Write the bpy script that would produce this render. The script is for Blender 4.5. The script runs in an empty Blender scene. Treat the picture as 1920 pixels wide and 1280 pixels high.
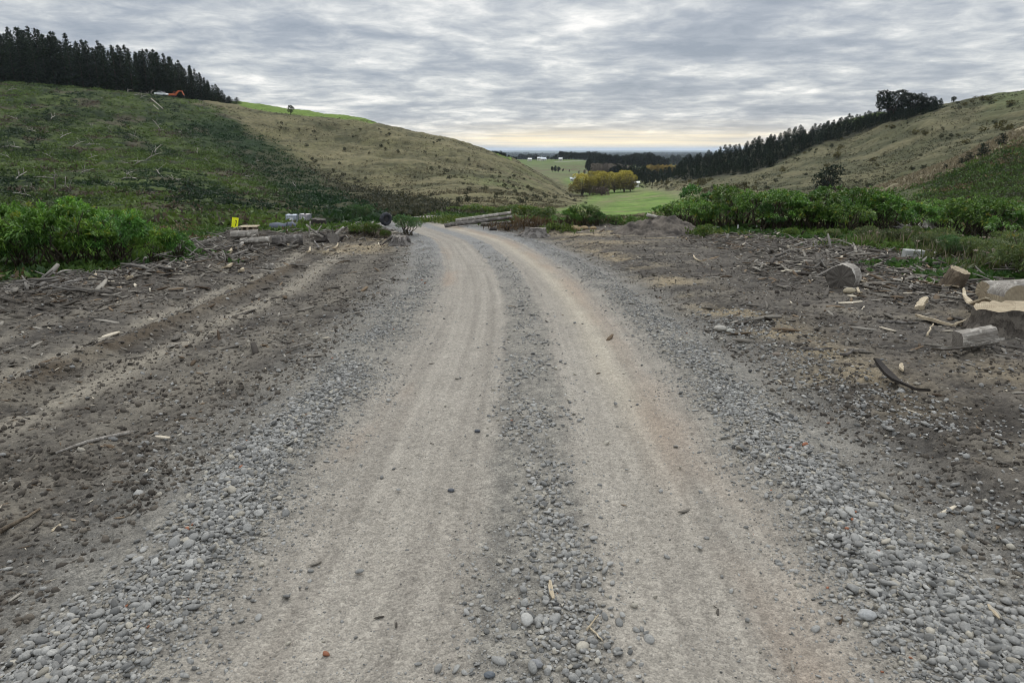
import bpy, math
import numpy as np

R = math.radians
RNG = np.random.default_rng(11)
scn = bpy.context.scene
COL = scn.collection

# ------------------------------------------------------------------ camera maths
PITCH = math.atan(359.8 / 1280.0)
CP, SP = math.cos(PITCH), math.sin(PITCH)


def vv(py):
    """height per metre of forward distance of a sight line at image row py"""
    return np.tan(np.arctan((640.0 - np.asarray(py, float)) / 1280.0) - PITCH)


def uu(px, py):
    b = (640.0 - py) / 1280.0
    return (px - 960.0) / 1280.0 / (CP + b * SP)


def hp_of(u):
    return 960.0 + np.asarray(u) * 1280.0 * 1.0385


# ------------------------------------------------------------------ noise
def _h(ix, iy, seed):
    n = (ix.astype(np.int64) * 374761393 + iy.astype(np.int64) * 668265263 + seed * 974634777) & 0xFFFFFFFF
    n = ((n ^ (n >> 13)) * 1274126177) & 0xFFFFFFFF
    n = ((n ^ (n >> 16)) * 2246822519) & 0xFFFFFFFF
    return ((n ^ (n >> 15)) & 0xFFFFFF) / float(0xFFFFFF)


def gn(x, y, seed=0):
    """gradient noise about -1..1"""
    x = np.asarray(x, float); y = np.asarray(y, float)
    ix = np.floor(x); iy = np.floor(y)
    fx = x - ix; fy = y - iy
    w = fx * fx * fx * (fx * (fx * 6 - 15) + 10); q = fy * fy * fy * (fy * (fy * 6 - 15) + 10)
    out = []
    for dx in (0, 1):
        for dy in (0, 1):
            a = _h(ix + dx, iy + dy, seed) * 6.2831853
            out.append(np.cos(a) * (fx - dx) + np.sin(a) * (fy - dy))
    return 1.5 * ((out[0] * (1 - q) + out[1] * q) * (1 - w) + (out[2] * (1 - q) + out[3] * q) * w)


def fbm(x, y, o=4, seed=0, gain=0.5):
    t = 0; a = 1.0; n = 0
    for k in range(o):
        t = t + a * gn(x * 2.03 ** k + 13.1 * k, y * 2.03 ** k - 7.7 * k, seed + k); n += a; a *= gain
    return t / n * 1.4


def sm(a, b, x):
    t = np.clip((np.asarray(x, float) - a) / (b - a), 0, 1)
    return t * t * (3 - 2 * t)


def bump(x, c, w):
    return np.exp(-((x - c) / w) ** 2)


# ------------------------------------------------------------------ terrain
def pchip(x, y, xq):
    x = np.asarray(x, float); y = np.asarray(y, float)
    h = np.diff(x); d = np.diff(y) / h
    m = np.zeros_like(y)
    w1 = 2 * h[1:] + h[:-1]; w2 = h[1:] + 2 * h[:-1]
    ok = d[1:] * d[:-1] > 0
    with np.errstate(divide='ignore', invalid='ignore'):
        m[1:-1] = np.where(ok, (w1 + w2) / (w1 / np.where(d[:-1] == 0, 1, d[:-1]) + w2 / np.where(d[1:] == 0, 1, d[1:])), 0)
    m[0] = d[0]; m[-1] = d[-1]
    xq = np.asarray(xq, float)
    i = np.clip(np.searchsorted(x, xq) - 1, 0, len(h) - 1)
    t = np.clip((xq - x[i]) / h[i], 0, 1)
    t2 = t * t; t3 = t2 * t
    return (2 * t3 - 3 * t2 + 1) * y[i] + (t3 - 2 * t2 + t) * h[i] * m[i] + (3 * t2 - 2 * t3) * y[i + 1] + (t3 - t2) * h[i] * m[i + 1]


def plat(y):
    return -1.75 - 0.05 * np.asarray(y, float)


def Z(z):
    return ('z', z)


# per bearing (image column at the horizon): platform edge, then (distance, image row or height)
COLS = {
    -600: [12, (28, 470), (60, 420), (90, 390), (140, 300), (200, 210), (270, 112), (330, Z(33)), (800, Z(5)), (1100, Z(-20))],
    0: [16.5, (30, 467), (60, 418), (90, 397), (150, 312), (210, 232), (280, 152), (330, Z(27)), (800, Z(0)), (1100, Z(-20))],
    200: [17, (30, 467), (60, 418), (95, 394), (155, 320), (220, 242), (290, 168), (340, Z(25)), (800, Z(0)), (1100, Z(-20))],
    350: [17.5, (32, 462), (62, 417), (98, 394), (165, 325), (230, 252), (300, 186), (345, Z(21.5)), (800, Z(0)), (1100, Z(-20))],
    450: [23, (45, 440), (72, 413), (105, 393), (175, 337), (240, 264), (305, 198), (350, 192.5), (800, Z(-5)), (1100, Z(-20))],
    560: [26, (58, 428), (82, 409), (115, 392), (185, 350), (250, 280), (305, 214), (340, 206), (800, Z(-10)), (1100, Z(-20))],
    650: [29, (60, 425), (85, 407), (120, 390), (190, 357), (245, 293), (300, 224), (330, 217), (800, Z(-15)), (1100, Z(-20))],
    700: [31, (61, 419), (87, 402), (120, 389), (185, 360), (240, 297), (292, 229), (320, 229), (800, Z(-18)), (1100, Z(-22))],
    750: [37, (62, 412), (88, 399), (120, 388), (182, 361), (235, 306), (288, 241), (340, Z(3)), (800, Z(-20)), (1100, Z(-24))],
    800: [41, (62, 410), (90, 397), (122, 385), (180, 357), (235, 306), (286, 252), (340, Z(1)), (800, Z(-22)), (1100, Z(-24))],
    850: [40, (60, 410), (90, 396), (125, 383), (180, 354), (235, 307), (285, 262), (340, Z(-3)), (800, Z(-25)), (1100, Z(-24))],
    923: [37, (55, 412), (90, 397), (130, 383), (185, 356), (240, 321), (290, 286), (340, Z(-8)), (800, Z(-24)), (1050, 297)],
    966: [34, (55, 414), (95, 399), (140, 384), (195, 359), (250, 328), (300, 300), (350, Z(-11)), (760, Z(-24)), (1050, 299)],
    1000: [33, (55, 416), (100, 401), (150, 385), (205, 365), (255, 342), (300, 319), (350, Z(-13.6)), (650, 325), (1050, 300)],
    1036: [32, (55, 418), (100, 402), (155, 387), (210, 371), (255, 355), (295, 339), (350, Z(-17.6)), (620, 329), (1050, 299)],
    1084: [31, (55, 421), (100, 404), (160, 390), (210, 382), (245, 377), (282, 372), (340, 366), (600, 332), (1000, 300)],
    1150: [30, (55, 424), (100, 406), (150, 393), (200, 383), (250, 374), (300, 366.5), (370, 358.5), (600, 333), (1000, 306)],
    1240: [29, (50, 425), (95, 404), (140, 390), (190, 377), (250, 366), (320, 356), (400, 349), (600, Z(-21)), (1000, Z(-22))],
    1300: [29, (50, 425), (90, 408), (130, 390), (185, 372), (260, 356), (420, 303), (520, Z(-12)), (700, Z(-24)), (1100, Z(-26))],
    1400: [28, (48, 425), (85, 408), (125, 390), (180, 371), (260, 338), (400, 280), (470, Z(-6)), (700, Z(-24)), (1100, Z(-30))],
    1500: [27, (46, 425), (80, 407), (118, 391), (165, 371), (248, 322), (360, 252), (440, Z(2)), (700, Z(-20)), (1100, Z(-30))],
    1560: [26, (46, 425), (80, 406), (113, 386), (155, 369), (238, 311), (340, 238), (410, 235), (700, Z(-15)), (1100, Z(-30))],
    1600: [24, (45, 424), (77, 402), (112, 372), (148, 364), (228, 304), (320, 228), (390, 221), (700, Z(-15)), (1100, Z(-30))],
    1650: [22, (45, 420), (75, 394), (112, 354), (140, 358), (215, 297), (300, 217), (380, 212), (700, Z(-10)), (1100, Z(-30))],
    1700: [20, (42, 420), (72, 386), (112, 335), (142, 345), (205, 287), (285, 209), (350, Z(14)), (700, Z(-10)), (1100, Z(-30))],
    1800: [17, (40, 422), (68, 370), (112, 295), (145, 312), (195, 263), (265, 189), (340, Z(15)), (700, Z(-10)), (1100, Z(-30))],
    1920: [15, (38, 428), (65, 350), (112, 237), (150, 262), (195, 223), (250, 168), (330, Z(18)), (700, Z(-10)), (1100, Z(-30))],
    2500: [12, (38, 420), (60, 330), (105, 160), (150, 165), (190, 120), (240, 70), (330, Z(36)), (700, Z(-10)), (1100, Z(-30))],
}
_hps = np.array(sorted(COLS), float)
_us = (_hps - 960.0) / 1280.0 / 1.0385
K = 9
_lY = np.zeros((len(_hps), K)); _v = np.zeros((len(_hps), K)); _Ye = np.zeros(len(_hps))
for _i, _hpx in enumerate(sorted(COLS)):
    c = COLS[_hpx]; _Ye[_i] = c[0]
    for _k in range(K):
        Y, q = c[1 + _k]
        _lY[_i, _k] = math.log(Y)
        _v[_i, _k] = q[1] / Y if isinstance(q, tuple) else float(vv(q))
NU, NY = 1400, 1000
TU = np.linspace(-1.45, 1.45, NU)
TLY = np.linspace(math.log(8.0), math.log(46000.0), NY)
_YeU = pchip(_us, _Ye, np.clip(TU, _us[0], _us[-1]))
_lYU = np.stack([pchip(_us, _lY[:, k], np.clip(TU, _us[0], _us[-1])) for k in range(K)], 1)
_vU = np.stack([pchip(_us, _v[:, k], np.clip(TU, _us[0], _us[-1])) for k in range(K)], 1)
FARL = [math.log(1900.), math.log(3200.), math.log(7000.), math.log(46000.)]
FARZ = [-40., -48., -52., -52.]
TZ = np.zeros((NU, NY))
for _i in range(NU):
    ye = _YeU[_i]
    ly = np.concatenate([[math.log(ye * .8), math.log(ye)], _lYU[_i], FARL])
    z = np.concatenate([[plat(ye * .8), plat(ye)], _vU[_i] * np.exp(_lYU[_i]), FARZ])
    zz = pchip(ly, z, TLY)
    TZ[_i] = np.where(TLY < ly[0], plat(np.exp(TLY)), zz)


def H0(x, y):
    """smooth landform"""
    x = np.asarray(x, float); y = np.asarray(y, float)
    ys = np.maximum(y, 8.0)
    fu = np.clip((x / ys - TU[0]) / (TU[1] - TU[0]), 0, NU - 1.001)
    fy = np.clip((np.log(ys) - TLY[0]) / (TLY[1] - TLY[0]), 0, NY - 1.001)
    i = fu.astype(int); j = fy.astype(int); a = fu - i; b = fy - j
    t = (TZ[i, j] * (1 - a) + TZ[i + 1, j] * a) * (1 - b) + (TZ[i, j + 1] * (1 - a) + TZ[i + 1, j + 1] * a) * b
    return np.where(y < 8.0, plat(y), t)


RY = [-8, 0, 2, 4.7, 8.9, 12, 15, 19, 22.6, 28, 33, 40, 48, 60]
RX = [0, .05, .09, .15, .18, .05, -.18, -.70, -1.26, -2.9, -4.3, -5.8, -7.2, -9.0]
_ryq = np.linspace(-8, 60, 700)
_rxq = pchip(RY, RX, _ryq)
_k = np.ones(41) / 41
_rxs = np.convolve(np.pad(_rxq, 20, mode='edge'), _k, mode='valid')
_rxs[:25] = _rxq[:25]; _rxs[-25:] = _rxq[-25:]
_rsl = np.gradient(_rxs, _ryq)


def road_s(x, y):
    """signed distance from the road's centre line"""
    xc = np.interp(y, _ryq, _rxs); sl = np.interp(y, _ryq, _rsl)
    return (x - xc) / np.sqrt(1 + sl * sl)


def pix_of(x, y, z):
    dep = y * CP - z * SP
    up = y * SP + z * CP
    return 960 + 1280 * x / dep, 640 - 1280 * up / dep


def at0(px, py, fn, y0=1.3, y1=900.0):
    u = float(uu(px, py)); v = float(vv(py))
    Y = np.exp(np.linspace(math.log(y0), math.log(y1), 6000))
    d = v * Y - fn(u * Y, Y)
    k = np.argmax(d <= 0)
    if d[k] > 0:
        k = np.argmin(d)
    Yh = Y[k]
    return u * Yh, Yh, float(fn(np.array([u * Yh]), np.array([Yh]))[0])


# local earthworks of the clearing: (x, y, radius x, radius y, height)
EARTH = []
for px, py, rx, ry, h in [
        (700, 446, 1.3, .9, .26), (600, 452, 1.1, .7, .22), (500, 456, 1.4, .8, .24), (430, 462, 1.4, .8, .22),
        (360, 474, 1.1, .7, .16), (650, 448, .8, .6, .16), (770, 450, .6, .6, .10),
        
        (1040, 440, .9, .7, .20), (990, 432, .7, .6, .25), (1120, 426, .8, .6, .25), (1480, 436, 1.5, .9, .25), (1690, 445, 1.0, .8, .25)]:
    x, y, z = at0(px, py, H0)
    EARTH.append((x, y, rx, ry, h))


def macro(x, y):
    """earthworks and wheel marks that things stand on"""
    s = road_s(x, y)
    f = 1 - sm(38, 50, y)
    g = .055 * bump(s, -1.62, .30) + .06 * bump(s, 1.62, .28) + .035 * bump(s, 2.75, .35) * (1 - sm(7, 10, y))
    g = g - .03 * bump(s, -.75, .42) - .03 * bump(s, .75, .42)
    z = g * f
    n1 = gn(x * .9, y * .9, 5)
    rut = sm(2, 5, y) * (1 - sm(15, 19, y))
    z = z + rut * ((.075 + .03 * n1) * bump(s, -4.62 + .12 * gn(y * .35, 0 * y, 8), .15) - .035 * bump(s, -5.05, .25) - .04 * bump(s, -4.15, .3))
    z = z + (.15 + .12 * n1) * bump(s, -7.0 + .4 * gn(y * .25, 0 * y + 4, 9), .75) * sm(6, 9, y) * (1 - sm(19, 24, y))
    n2 = gn(x * 2.6, y * 2.6, 6)
    z = z + .09 * sm(2.3, 3.1, s) * (1 - sm(30, 38, y))
    for ex, ey, rx, ry, h in EARTH:
        d = ((x - ex) / rx) ** 2 + ((y - ey) / ry) ** 2
        z = z + h * np.exp(-d ** 1.5) * (1 + .22 * n1 + .18 * n2)
    return z


def H(x, y):
    x = np.asarray(x, float); y = np.asarray(y, float)
    return H0(x, y) + np.where(y < 55, macro(x, y), 0)


def bank_amt(x, y):
    e = np.zeros_like(np.asarray(x, float))
    for ex, ey, rx, ry, h in EARTH:
        e = np.maximum(e, np.exp(-(((x - ex) / (rx * 1.25)) ** 2 + ((y - ey) / (ry * 1.6)) ** 2)))
    return e


def at(px, py, **k):
    return at0(px, py, H, **k)


def gz(x, y):
    return float(H(np.array([x]), np.array([y]))[0])


# ------------------------------------------------------------------ mesh helpers
def mk(name, V, F, mats=(), attrs=None, smooth=False, mi=None):
    V = np.ascontiguousarray(V, dtype=np.float32); F = np.ascontiguousarray(F, dtype=np.int32)
    me = bpy.data.meshes.new(name)
    n, k = F.shape
    me.vertices.add(len(V)); me.vertices.foreach_set('co', V.ravel())
    me.loops.add(n * k); me.loops.foreach_set('vertex_index', F.ravel())
    me.polygons.add(n); me.polygons.foreach_set('loop_start', np.arange(0, n * k, k, dtype=np.int32))
    me.polygons.foreach_set('loop_total', np.full(n, k, dtype=np.int32))
    if smooth:
        me.polygons.foreach_set('use_smooth', np.ones(n, dtype=bool))
    for m in mats:
        me.materials.append(m)
    if mi is not None:
        me.polygons.foreach_set('material_index', np.asarray(mi, dtype=np.int32))
    me.update(calc_edges=True)
    for an, (typ, arr) in (attrs or {}).items():
        a = me.attributes.new(an, typ, 'POINT')
        arr = np.ascontiguousarray(arr, dtype=np.float32)
        if typ == 'FLOAT_COLOR':
            if arr.shape[1] == 3:
                arr = np.concatenate([arr, np.ones((len(arr), 1), np.float32)], 1)
            a.data.foreach_set('color', np.ascontiguousarray(arr).ravel())
        else:
            a.data.foreach_set('value', arr.ravel())
    return me


class MB:
    """collects several shapes into one mesh"""
    def __init__(s):
        s.V = []; s.F = []; s.M = []; s.n = 0

    def add(s, V, F, m=0):
        V = np.asarray(V, float)
        s.V.append(V)
        for f in F:
            s.F.append([int(i) + s.n for i in f]); s.M.append(m)
        s.n += len(V); return s

    def box(s, c, d, rot=None, m=0):
        V = np.array([[sx, sy, sz] for sx in (-.5, .5) for sy in (-.5, .5) for sz in (-.5, .5)]) * np.array(d, float)
        if rot is not None:
            V = V @ np.array(rot).T
        return s.add(V + np.array(c, float), [(0, 1, 3, 2), (4, 6, 7, 5), (0, 4, 5, 1), (2, 3, 7, 6), (0, 2, 6, 4), (1, 5, 7, 3)], m)

    def tube(s, pts, rad, n=8, m=0, caps=True, rough=0., rng=None, mcap=None):
        pts = np.asarray(pts, float); k = len(pts)
        rad = np.broadcast_to(np.asarray(rad, float), (k,))
        T = np.gradient(pts, axis=0); T /= np.linalg.norm(T, axis=1)[:, None] + 1e-9
        up = np.array([0, 0, 1.]) if abs(T[0, 2]) < .9 else np.array([1., 0, 0])
        V = []
        ph = (rng or RNG).uniform(0, 6, 3)
        for i in range(k):
            a = np.cross(T[i], up); a /= np.linalg.norm(a) + 1e-9; b = np.cross(a, T[i])
            th = np.arange(n) / n * 2 * math.pi
            rr = rad[i] * (1 + rough * (np.sin(2 * th + ph[0]) * .5 + np.sin(3 * th + ph[1]) * .4 + np.sin(5 * th + ph[2] + i) * .25))
            V.append(pts[i] + np.outer(np.cos(th) * rr, a) + np.outer(np.sin(th) * rr, b))
        V = np.concatenate(V)
        F = [(i * n + j, i * n + (j + 1) % n, (i + 1) * n + (j + 1) % n, (i + 1) * n + j) for i in range(k - 1) for j in range(n)]
        base = s.n
        s.add(V, F, m)
        if caps:
            mc = m if mcap is None else mcap
            s.F.append([base + j for j in range(n)][::-1]); s.M.append(mc)
            s.F.append([base + (k - 1) * n + j for j in range(n)]); s.M.append(mc)
        return s

    def mesh(s, name, mats, smooth=False):
        me = bpy.data.meshes.new(name)
        me.from_pydata(np.concatenate(s.V).tolist(), [], s.F)
        for m in mats:
            me.materials.append(m)
        me.polygons.foreach_set('material_index', np.array(s.M, dtype=np.int32))
        if smooth:
            me.polygons.foreach_set('use_smooth', np.ones(len(s.F), dtype=bool))
        me.update()
        return me


def rotz(a):
    c, s = math.cos(a), math.sin(a); return np.array([[c, -s, 0], [s, c, 0], [0, 0, 1]])


def roty(a):
    c, s = math.cos(a), math.sin(a); return np.array([[c, 0, s], [0, 1, 0], [-s, 0, c]])


def rotx(a):
    c, s = math.cos(a), math.sin(a); return np.array([[1, 0, 0], [0, c, -s], [0, s, c]])


def obj(name, me, parent=None, loc=(0, 0, 0), rot=(0, 0, 0), sc=None):
    o = bpy.data.objects.new(name, me); COL.objects.link(o)
    o.location = loc; o.rotation_euler = rot
    if sc is not None:
        o.scale = (sc, sc, sc) if np.isscalar(sc) else sc
    if parent is not None:
        o.parent = parent
    return o


def tag(o, label, cat, group=None, kind=None):
    o['label'] = label
    o['category'] = cat
    if group: o['group'] = group
    if kind: o['kind'] = kind
    return o


def thing(name, label, cat, parts, loc=(0, 0, 0), rot=(0, 0, 0), sc=None, group=None):
    """an Empty at the thing's base with one child per part (name, mesh)"""
    e = obj(name, None, None, loc, rot, sc)
    e.empty_display_size = .2
    tag(e, label, cat, group)
    for pn, me in parts:
        obj(pn, me, e)
    return e


ORD = 'first second third fourth fifth sixth seventh eighth ninth tenth eleventh twelfth thirteenth fourteenth fifteenth sixteenth seventeenth eighteenth nineteenth twentieth'.split()


# ------------------------------------------------------------------ materials
class NT:
    def __init__(s, nt):
        s.nt = nt; s.L = nt.links

    def n(s, typ, props=None, **ins):
        nd = s.nt.nodes.new(typ)
        for k, v in (props or {}).items():
            setattr(nd, k, v)
        for k, v in ins.items():
            key = int(k[1:]) if k[0] == 'i' and k[1:].isdigit() else k.replace('_', ' ')
            s.set(nd.inputs[key], v)
        return nd

    def set(s, sock, v):
        if isinstance(v, bpy.types.NodeSocket):
            s.L.new(v, sock)
        else:
            sock.default_value = v

    def math(s, op, a, b=None, c=None):
        nd = s.nt.nodes.new('ShaderNodeMath'); nd.operation = op
        for i, v in enumerate((a, b, c)):
            if v is not None: s.set(nd.inputs[i], v)
        return nd.outputs[0]

    def mix(s, f, a, b, blend='MIX'):
        nd = s.nt.nodes.new('ShaderNodeMix'); nd.data_type = 'RGBA'; nd.blend_type = blend
        s.set(nd.inputs[0], f)
        for i, v in ((6, a), (7, b)):
            s.set(nd.inputs[i], v if isinstance(v, bpy.types.NodeSocket) or len(v) == 4 else (*v, 1))
        return nd.outputs[2]

    def noise(s, vec, scale, detail=3, rough=.55):
        return s.n('ShaderNodeTexNoise', None, Vector=vec, Scale=scale, Detail=detail, Roughness=rough).outputs['Fac']

    def ramp(s, f, stops):
        nd = s.nt.nodes.new('ShaderNodeValToRGB'); e = nd.color_ramp.elements
        while len(e) < len(stops): e.new(.5)
        for q, (p, c) in zip(e, stops):
            q.position = p; q.color = (c, c, c, 1) if np.isscalar(c) else (*c, 1)
        s.set(nd.inputs[0], f); return nd.outputs[0]

    def rng(s, v, a, b, c, d):
        return s.n('ShaderNodeMapRange', None, Value=v, From_Min=a, From_Max=b, To_Min=c, To_Max=d).outputs[0]


def material(name, fn, rough=.9, spec=.25):
    m = bpy.data.materials.new(name); m.use_nodes = True
    nt = m.node_tree; nt.nodes.clear(); t = NT(nt)
    out = nt.nodes.new('ShaderNodeOutputMaterial')
    bs = t.n('ShaderNodeBsdfPrincipled', None, Roughness=rough)
    bs.inputs['Specular IOR Level'].default_value = spec
    sh = fn(t, bs)
    nt.links.new(sh if sh is not None else bs.outputs[0], out.inputs['Surface'])
    return m


def objco(t):
    return t.n('ShaderNodeTexCoord').outputs['Object']


def plain(name, col, rough=.7, var=.25, scale=6., metallic=0., bumpd=0.):
    def fn(t, bs):
        n = t.noise(objco(t), scale, 5, .65)
        k = t.rng(n, .25, .75, 1 - var, 1 + var)
        c = t.mix(1.0, (*col, 1), t.n('ShaderNodeCombineColor', None, Red=k, Green=k, Blue=k).outputs[0], 'MULTIPLY')
        t.set(bs.inputs['Base Color'], c); bs.inputs['Metallic'].default_value = metallic
        if bumpd:
            b = t.n('ShaderNodeBump', None, Strength=.8, Distance=bumpd, Height=t.noise(objco(t), scale * 5, 5, .7))
            t.set(bs.inputs['Normal'], b.outputs[0])
    return material(name, fn, rough)


def grey(t, k):
    return t.n('ShaderNodeCombineColor', None, Red=k, Green=k, Blue=k).outputs[0]


def f_ground(t, bs):
    p = t.n('ShaderNodeNewGeometry').outputs['Position']
    cov = t.n('ShaderNodeAttribute', {'attribute_name': 'cover'}).outputs['Color']
    peb = t.n('ShaderNodeAttribute', {'attribute_name': 'pebble'}).outputs['Fac']
    # pebbles pressed into the surface: two cell sizes, each cell with a shade of its own
    v1 = t.n('ShaderNodeTexVoronoi', {'feature': 'F1'}, Vector=p, Scale=80., Randomness=1.)
    v2 = t.n('ShaderNodeTexVoronoi', {'feature': 'F1'}, Vector=p, Scale=180., Randomness=1.)
    g1 = t.n('ShaderNodeSeparateColor', None, Color=v1.outputs['Color']).outputs[0]
    g2 = t.n('ShaderNodeSeparateColor', None, Color=v2.outputs['Color']).outputs[1]
    a = t.math('ADD', t.math('MULTIPLY', t.math('SUBTRACT', g1, .5), .52), t.math('MULTIPLY', t.math('SUBTRACT', g2, .5), .50))
    a = t.math('ADD', t.math('MULTIPLY', a, peb), 1.0)
    n1 = t.noise(p, 2.3, 5, .65)
    n2 = t.noise(p, 26., 4, .7)
    b = t.math('MULTIPLY', t.rng(n1, .3, .7, .91, 1.09), t.rng(n2, .28, .72, .80, 1.20))
    k = t.math('MULTIPLY', a, b)
    c = t.mix(1., cov, grey(t, k), 'MULTIPLY')
    t.set(bs.inputs['Base Color'], c)
    hgt = t.math('ADD', t.math('MULTIPLY', t.math('MULTIPLY', v1.outputs['Distance'], -.9), peb), t.math('MULTIPLY', t.noise(p, 55., 4, .7), .7))
    t.set(bs.inputs['Normal'], t.n('ShaderNodeBump', None, Strength=.75, Distance=.012, Height=hgt).outputs[0])


def f_hill(t, bs):
    p = t.n('ShaderNodeNewGeometry').outputs['Position']
    cov = t.n('ShaderNodeAttribute', {'attribute_name': 'cover'}).outputs['Color']
    n1 = t.noise(p, .9, 5, .7); n2 = t.noise(p, .16, 4, .6)
    k = t.math('MULTIPLY', t.rng(n1, .3, .7, .72, 1.28), t.rng(n2, .3, .7, .85, 1.15))
    t.set(bs.inputs['Base Color'], t.mix(1., cov, grey(t, k), 'MULTIPLY'))
    t.set(bs.inputs['Normal'], t.n('ShaderNodeBump', None, Strength=.6, Distance=.35, Height=n1).outputs[0])


def leafmat(name, trans=.3, rough=.55, var=.3, spec=.3):
    def fn(t, bs):
        c = t.n('ShaderNodeAttribute', {'attribute_name': 'tint'}).outputs['Color']
        r = t.n('ShaderNodeObjectInfo').outputs['Random']
        k = t.rng(r, 0, 1, 1 - var, 1 + var)
        c = t.mix(1., c, grey(t, k), 'MULTIPLY')
        t.set(bs.inputs['Base Color'], c)
        tr = t.n('ShaderNodeBsdfTranslucent', None, Color=c)
        return t.n('ShaderNodeMixShader', None, i0=trans, i1=bs.outputs[0], i2=tr.outputs[0]).outputs[0]
    return material(name, fn, rough, spec)


def f_tint(t, bs):
    c = t.n('ShaderNodeAttribute', {'attribute_name': 'tint'}).outputs['Color']
    p = t.n('ShaderNodeNewGeometry').outputs['Position']
    k = t.rng(t.noise(p, 130., 3, .7), .3, .7, .75, 1.25)
    t.set(bs.inputs['Base Color'], t.mix(1., c, grey(t, k), 'MULTIPLY'))


def f_wood(col, dark, scale=(3., 3., 40.)):
    """weathered wood with grain along local z"""
    def fn(t, bs):
        co = objco(t)
        mp = t.n('ShaderNodeMapping', None, Vector=co); mp.inputs['Scale'].default_value = (scale[2], scale[2], scale[0])
        n = t.noise(mp.outputs[0], 1., 6, .7); n2 = t.noise(co, 6., 4, .6)
        f = t.math('MULTIPLY', t.rng(n, .3, .7, 0, 1), t.rng(n2, .25, .7, .45, 1.))
        pt = t.ramp(t.noise(co, 4.5, 5, .65), [(.50, 0.), (.56, 1.)])
        c = t.mix(t.math('MULTIPLY', pt, .55), t.mix(f, dark, col), tuple(min(1., q * 1.35) for q in col[:3]) + (1,))
        c = t.mix(t.ramp(t.noise(co, 8., 5, .7), [(.52, 0.), (.66, .75)]), c, (*dark[:3], 1))
        t.set(bs.inputs['Base Color'], c)
        t.set(bs.inputs['Normal'], t.n('ShaderNodeBump', None, Strength=1., Distance=.018, Height=t.math('ADD', n, t.math('MULTIPLY', pt, .4))).outputs[0])
    return fn


def f_rings(col, dark):
    def fn(t, bs):
        co = objco(t)
        w = t.n('ShaderNodeTexWave', {'wave_type': 'RINGS', 'rings_direction': 'Z'}, Vector=co, Scale=16., Distortion=2.5, Detail=3.)
        n = t.noise(co, 7., 5, .7)
        f = t.math('ADD', t.math('MULTIPLY', w.outputs['Fac'], .35), t.rng(n, .3, .75, -.05, .75))
        sp = t.n('ShaderNodeSeparateXYZ', None, Vector=co)
        ang = t.math('ARCTAN2', sp.outputs[0], sp.outputs[1])
        cn = t.noise(t.n('ShaderNodeCombineXYZ', None, X=t.math('MULTIPLY', ang, 1.5), Y=t.math('MULTIPLY', t.math('ABSOLUTE', sp.outputs[0]), .6), Z=3.).outputs[0], 1., 2, .4)
        crack = t.ramp(t.math('ABSOLUTE', t.math('SUBTRACT', cn, .52)), [(0., 1.), (.012, .9), (.03, 0.)])
        saw = t.noise(t.n('ShaderNodeCombineXYZ', None, X=t.math('MULTIPLY', sp.outputs[0], 90.), Y=t.math('MULTIPLY', sp.outputs[1], 4.), Z=0.).outputs[0], 1., 2, .5)
        f = t.math('MULTIPLY', t.math('MULTIPLY', f, t.math('SUBTRACT', 1., t.math('MULTIPLY', crack, .55))), t.rng(saw, .3, .7, .8, 1.15))
        dirt = t.ramp(t.noise(co, 3.2, 5, .7), [(.50, 1.), (.62, .45)])
        f = t.math('MULTIPLY', f, dirt)
        t.set(bs.inputs['Base Color'], t.mix(f, dark, col))
        t.set(bs.inputs['Normal'], t.n('ShaderNodeBump', None, Strength=.6, Distance=.006, Height=t.noise(co, 40., 4, .7)).outputs[0])
    return fn


M = {}
M['ground'] = material('ground_mix', f_ground, .95, .15)
M['hill'] = material('hill_cover', f_hill, .95, .1)
M['leaf'] = leafmat('bush_leaf', .3, .5)
M['needle'] = leafmat('tree_foliage', .12, .7, .25, .15)
M['weed'] = leafmat('weed_leaf', .3, .6, .0)
M['stone'] = material('river_stone', f_tint, .8, .3)
M['chip'] = material('wood_chip', f_tint, .9, .15)
M['bark'] = material('bark', f_wood((.27, .215, .155), (.06, .047, .036)), .95, .1)
M['greybark'] = material('grey_bark', f_wood((.24, .22, .20), (.05, .045, .04)), .95, .1)
M['silver'] = material('silvered_wood', f_wood((.46, .43, .38), (.15, .13, .11)), .9, .15)
M['stumpbark'] = material('stump_bark', f_wood((.135, .118, .098), (.035, .030, .026)), .95, .1)
M['pale'] = material('pale_split_wood', f_wood((.62, .54, .40), (.33, .26, .17)), .85, .2)
M['cut'] = material('fresh_cut_wood', f_rings((.48, .405, .285), (.21, .165, .11)), .9, .15)
M['oldcut'] = material('old_cut_wood', f_rings((.34, .31, .27), (.11, .095, .08)), .95, .1)
M['greycut'] = material('grey_cut_wood', f_rings((.17, .155, .135), (.06, .052, .045)), .95, .1)
M['trunk'] = plain('trunk_bark', (.055, .045, .035), .95, .3, 3.)
M['stem'] = plain('stem_bark', (.06, .05, .032), .9, .3, 12.)
M['darkbark'] = plain('dark_bark', (.035, .03, .026), .95, .4, 20., 0, .01)
M['concrete'] = plain('concrete', (.36, .36, .34), .9, .2, 14., 0, .004)
M['white'] = plain('white_paint', (.75, .76, .76), .45, .1, 3.)
M['peg'] = plain('peg_paint', (.72, .72, .68), .6, .15, 10.)
M['plastic'] = plain('tank_plastic', (.58, .62, .68), .5, .22, 2.2)
M['plastic2'] = plain('stained_tank_plastic', (.55, .50, .50), .5, .3, 2.2)
M['cage'] = plain('galvanised_bar', (.26, .29, .34), .45, .2, 8., .6)
M['pallet'] = plain('pallet_steel', (.05, .055, .07), .7, .3, 5.)
M['yellow'] = plain('sign_yellow', (.78, .80, .02), .5, .08, 6.)
M['black'] = plain('black_paint', (.015, .015, .015), .6, .2, 6.)
M['rubber'] = plain('rubber', (.035, .037, .042), .75, .35, 9., 0, .01)
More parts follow.
